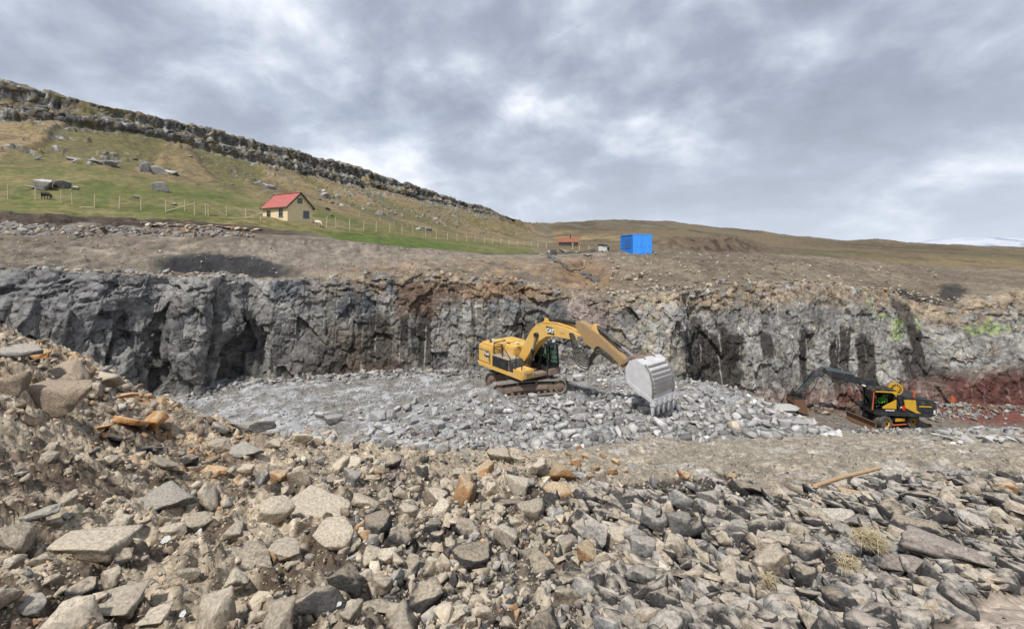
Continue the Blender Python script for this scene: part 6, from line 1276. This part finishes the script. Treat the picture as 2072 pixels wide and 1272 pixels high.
# black membrane and hose spilling down the gully
TARP = paint('grey_sheeting', (.15, .152, .158), .5, 0, .5, (.30, .29, .275))
def strip(name, pts, w, lab, cat, mat=TARP, seed=0):
    P = [land_hit(px, py, 0, 2.6) for px, py in pts]; Q = []
    for a, b in zip(P, P[1:]): Q += [a.lerp(b, t) for t in np.linspace(0, 1, 8, endpoint=False)]
    Q.append(P[-1]); V = []; n = 9
    for i, p in enumerate(Q):
        t = (Q[min(i+1, len(Q)-1)]-Q[max(i-1, 0)]); s = Vector((t.y, -t.x, 0)).normalized()
        for j in range(n):
            e = (j/(n-1)-.5)*w*(1+.5*math.sin(i*.9+seed)); x = p+s*e; z = land_z(x.x, x.y) if x.y < 60 else x.z
            V.append((x.x, x.y, max(z, p.z-.3)+.03+.14*float(vnoise(np.array([i*.8]), np.array([j*.9+seed]))[0])))
    bm = bmesh.new(); vs = [bm.verts.new(v) for v in V]
    for i in range(len(Q)-1):
        for j in range(n-1): bm.faces.new((vs[i*n+j], vs[i*n+j+1], vs[(i+1)*n+j+1], vs[(i+1)*n+j]))
    bmesh.ops.solidify(bm, geom=bm.faces[:], thickness=.05); me = bpy.data.meshes.new(name); bm.to_mesh(me); bm.free(); o = link(name, me, mat); return tag(o, lab, cat)
strip('plastic_sheeting', [(1106, 512), (1115, 521), (1128, 530), (1142, 539), (1153, 549)], .55, 'long crumpled black plastic sheeting running down the gully head', 'sheeting')
strip('plastic_sheeting', [(1180, 552), (1192, 558), (1202, 565), (1210, 571)], .9, 'crumpled black plastic sheeting lower down below the orange cut', 'sheeting', seed=3)
pts = [land_hit(px, py, 0, 2.5)+Vector((0, 0, .12)) for px, py in ((1150, 547), (1163, 547), (1176, 547), (1184, 543), (1184, 534), (1186, 527))]; o0 = pts[0]; h = MB().tube([p-o0 for p in pts], .05, 7).build('hose', paint('tan_hose', (.36, .27, .17), .6, 0, .2), smooth=1.2); h.location = o0; tag(h, 'tan hose looping from the plastic sheeting up the orange cut', 'hose')
# orange paint-can marker by the red clay
p = ground_hit(1928, 808); Yw = 36.6; p = W(1928, 806, 35.6); m_ = MB(); m_.prism([(-.16, -.30), (.10, -.36), (.20, -.1), (.05, .22), (-.12, .28)], -.03, .03, None, .01); o = m_.build('marker_flag', ORP); o.location = p; MB().cyl((.02, .0, -2.3), (0, .0, -.2), .02, 8).build('pole', STEEL, o); tag(o, 'orange marker flag against the dark red clay of the wall foot', 'flag')

# ------------------------------------------------------------------ dry grass tufts, white scraps
STRAW = paint('dry_straw', (.42, .345, .205), .9, 0, .1)
def tuft(px, py, w, n, lab, seed):
    r_ = random.Random(seed); p = ground_hit(px, py); k = p.y/F; R = w*k*.5; bm = bmesh.new()
    for i in range(n):
        a = r_.uniform(0, 6.28); d = R*r_.random()**.7*.7; b = Vector((d*math.cos(a), d*math.sin(a)*.8, r_.uniform(.02, .10))); dirn = Vector((r_.gauss(.6, .7), r_.gauss(-.2, .7), r_.gauss(.08, .25))).normalized(); L_ = r_.uniform(.25, .7)*R*1.2; s = dirn.cross(Vector((0, 0, 1))).normalized()*.0022
        pr = None
        for t in (0, .4, .75, 1):
            c = b+dirn*L_*t-Vector((0, 0, .35*L_*t*t)); c.z = max(c.z, .02); cur = (bm.verts.new(c-s*(1.1-t)), bm.verts.new(c+s*(1.1-t)))
            if pr: bm.faces.new((pr[0], pr[1], cur[1], cur[0]))
            pr = cur
    me = bpy.data.meshes.new('grass_tuft'); bm.to_mesh(me); bm.free(); o = link('grass_tuft', me, STRAW); o.location = p+Vector((0, 0, .10)); tag(o, lab, 'grass tuft')
tuft(1755, 1135, 80, 620, 'largest dry straw-coloured grass tuft among the grey slabs', 1); tuft(1712, 1190, 54, 260, 'smaller dry grass tuft just below the largest one', 2); tuft(1552, 1225, 46, 220, 'dry grass tuft below the big blocky tan boulder', 3); tuft(1420, 1172, 26, 50, 'wispy straw lying between the pale stones', 4)
SCRAP = paint('white_scrap', (.80, .80, .80), .7, 0, .02)
for i, (px, py, w) in enumerate(((338, 1112, 20), (404, 1088, 14), (372, 1262, 16), (688, 1240, 12), (826, 1108, 12), (352, 947, 8))):
    r_ = random.Random(i); p = ground_hit(px, py); k = p.y/F*w*.5; bm = bmesh.new(); pts = [(k*(.6+.5*r_.random())*math.cos(t), k*(.6+.5*r_.random())*math.sin(t)) for t in np.linspace(0, 6.28, 9)[:-1]]; c = bm.verts.new((0, 0, .03)); vs = [bm.verts.new((x, y, .02+.02*r_.random())) for x, y in pts]
    for a in range(8): bm.faces.new((c, vs[a], vs[(a+1) % 8]))
    bmesh.ops.solidify(bm, geom=bm.faces[:], thickness=.008); me = bpy.data.meshes.new('paper_scrap'); bm.to_mesh(me); bm.free(); o = link('paper_scrap', me, SCRAP); o.location = p+Vector((0, 0, .03)); o.rotation_euler = (.35, 0, 0); tag(o, 'torn white scrap lying on the brown soil', 'scrap', 'white scraps on the soil')
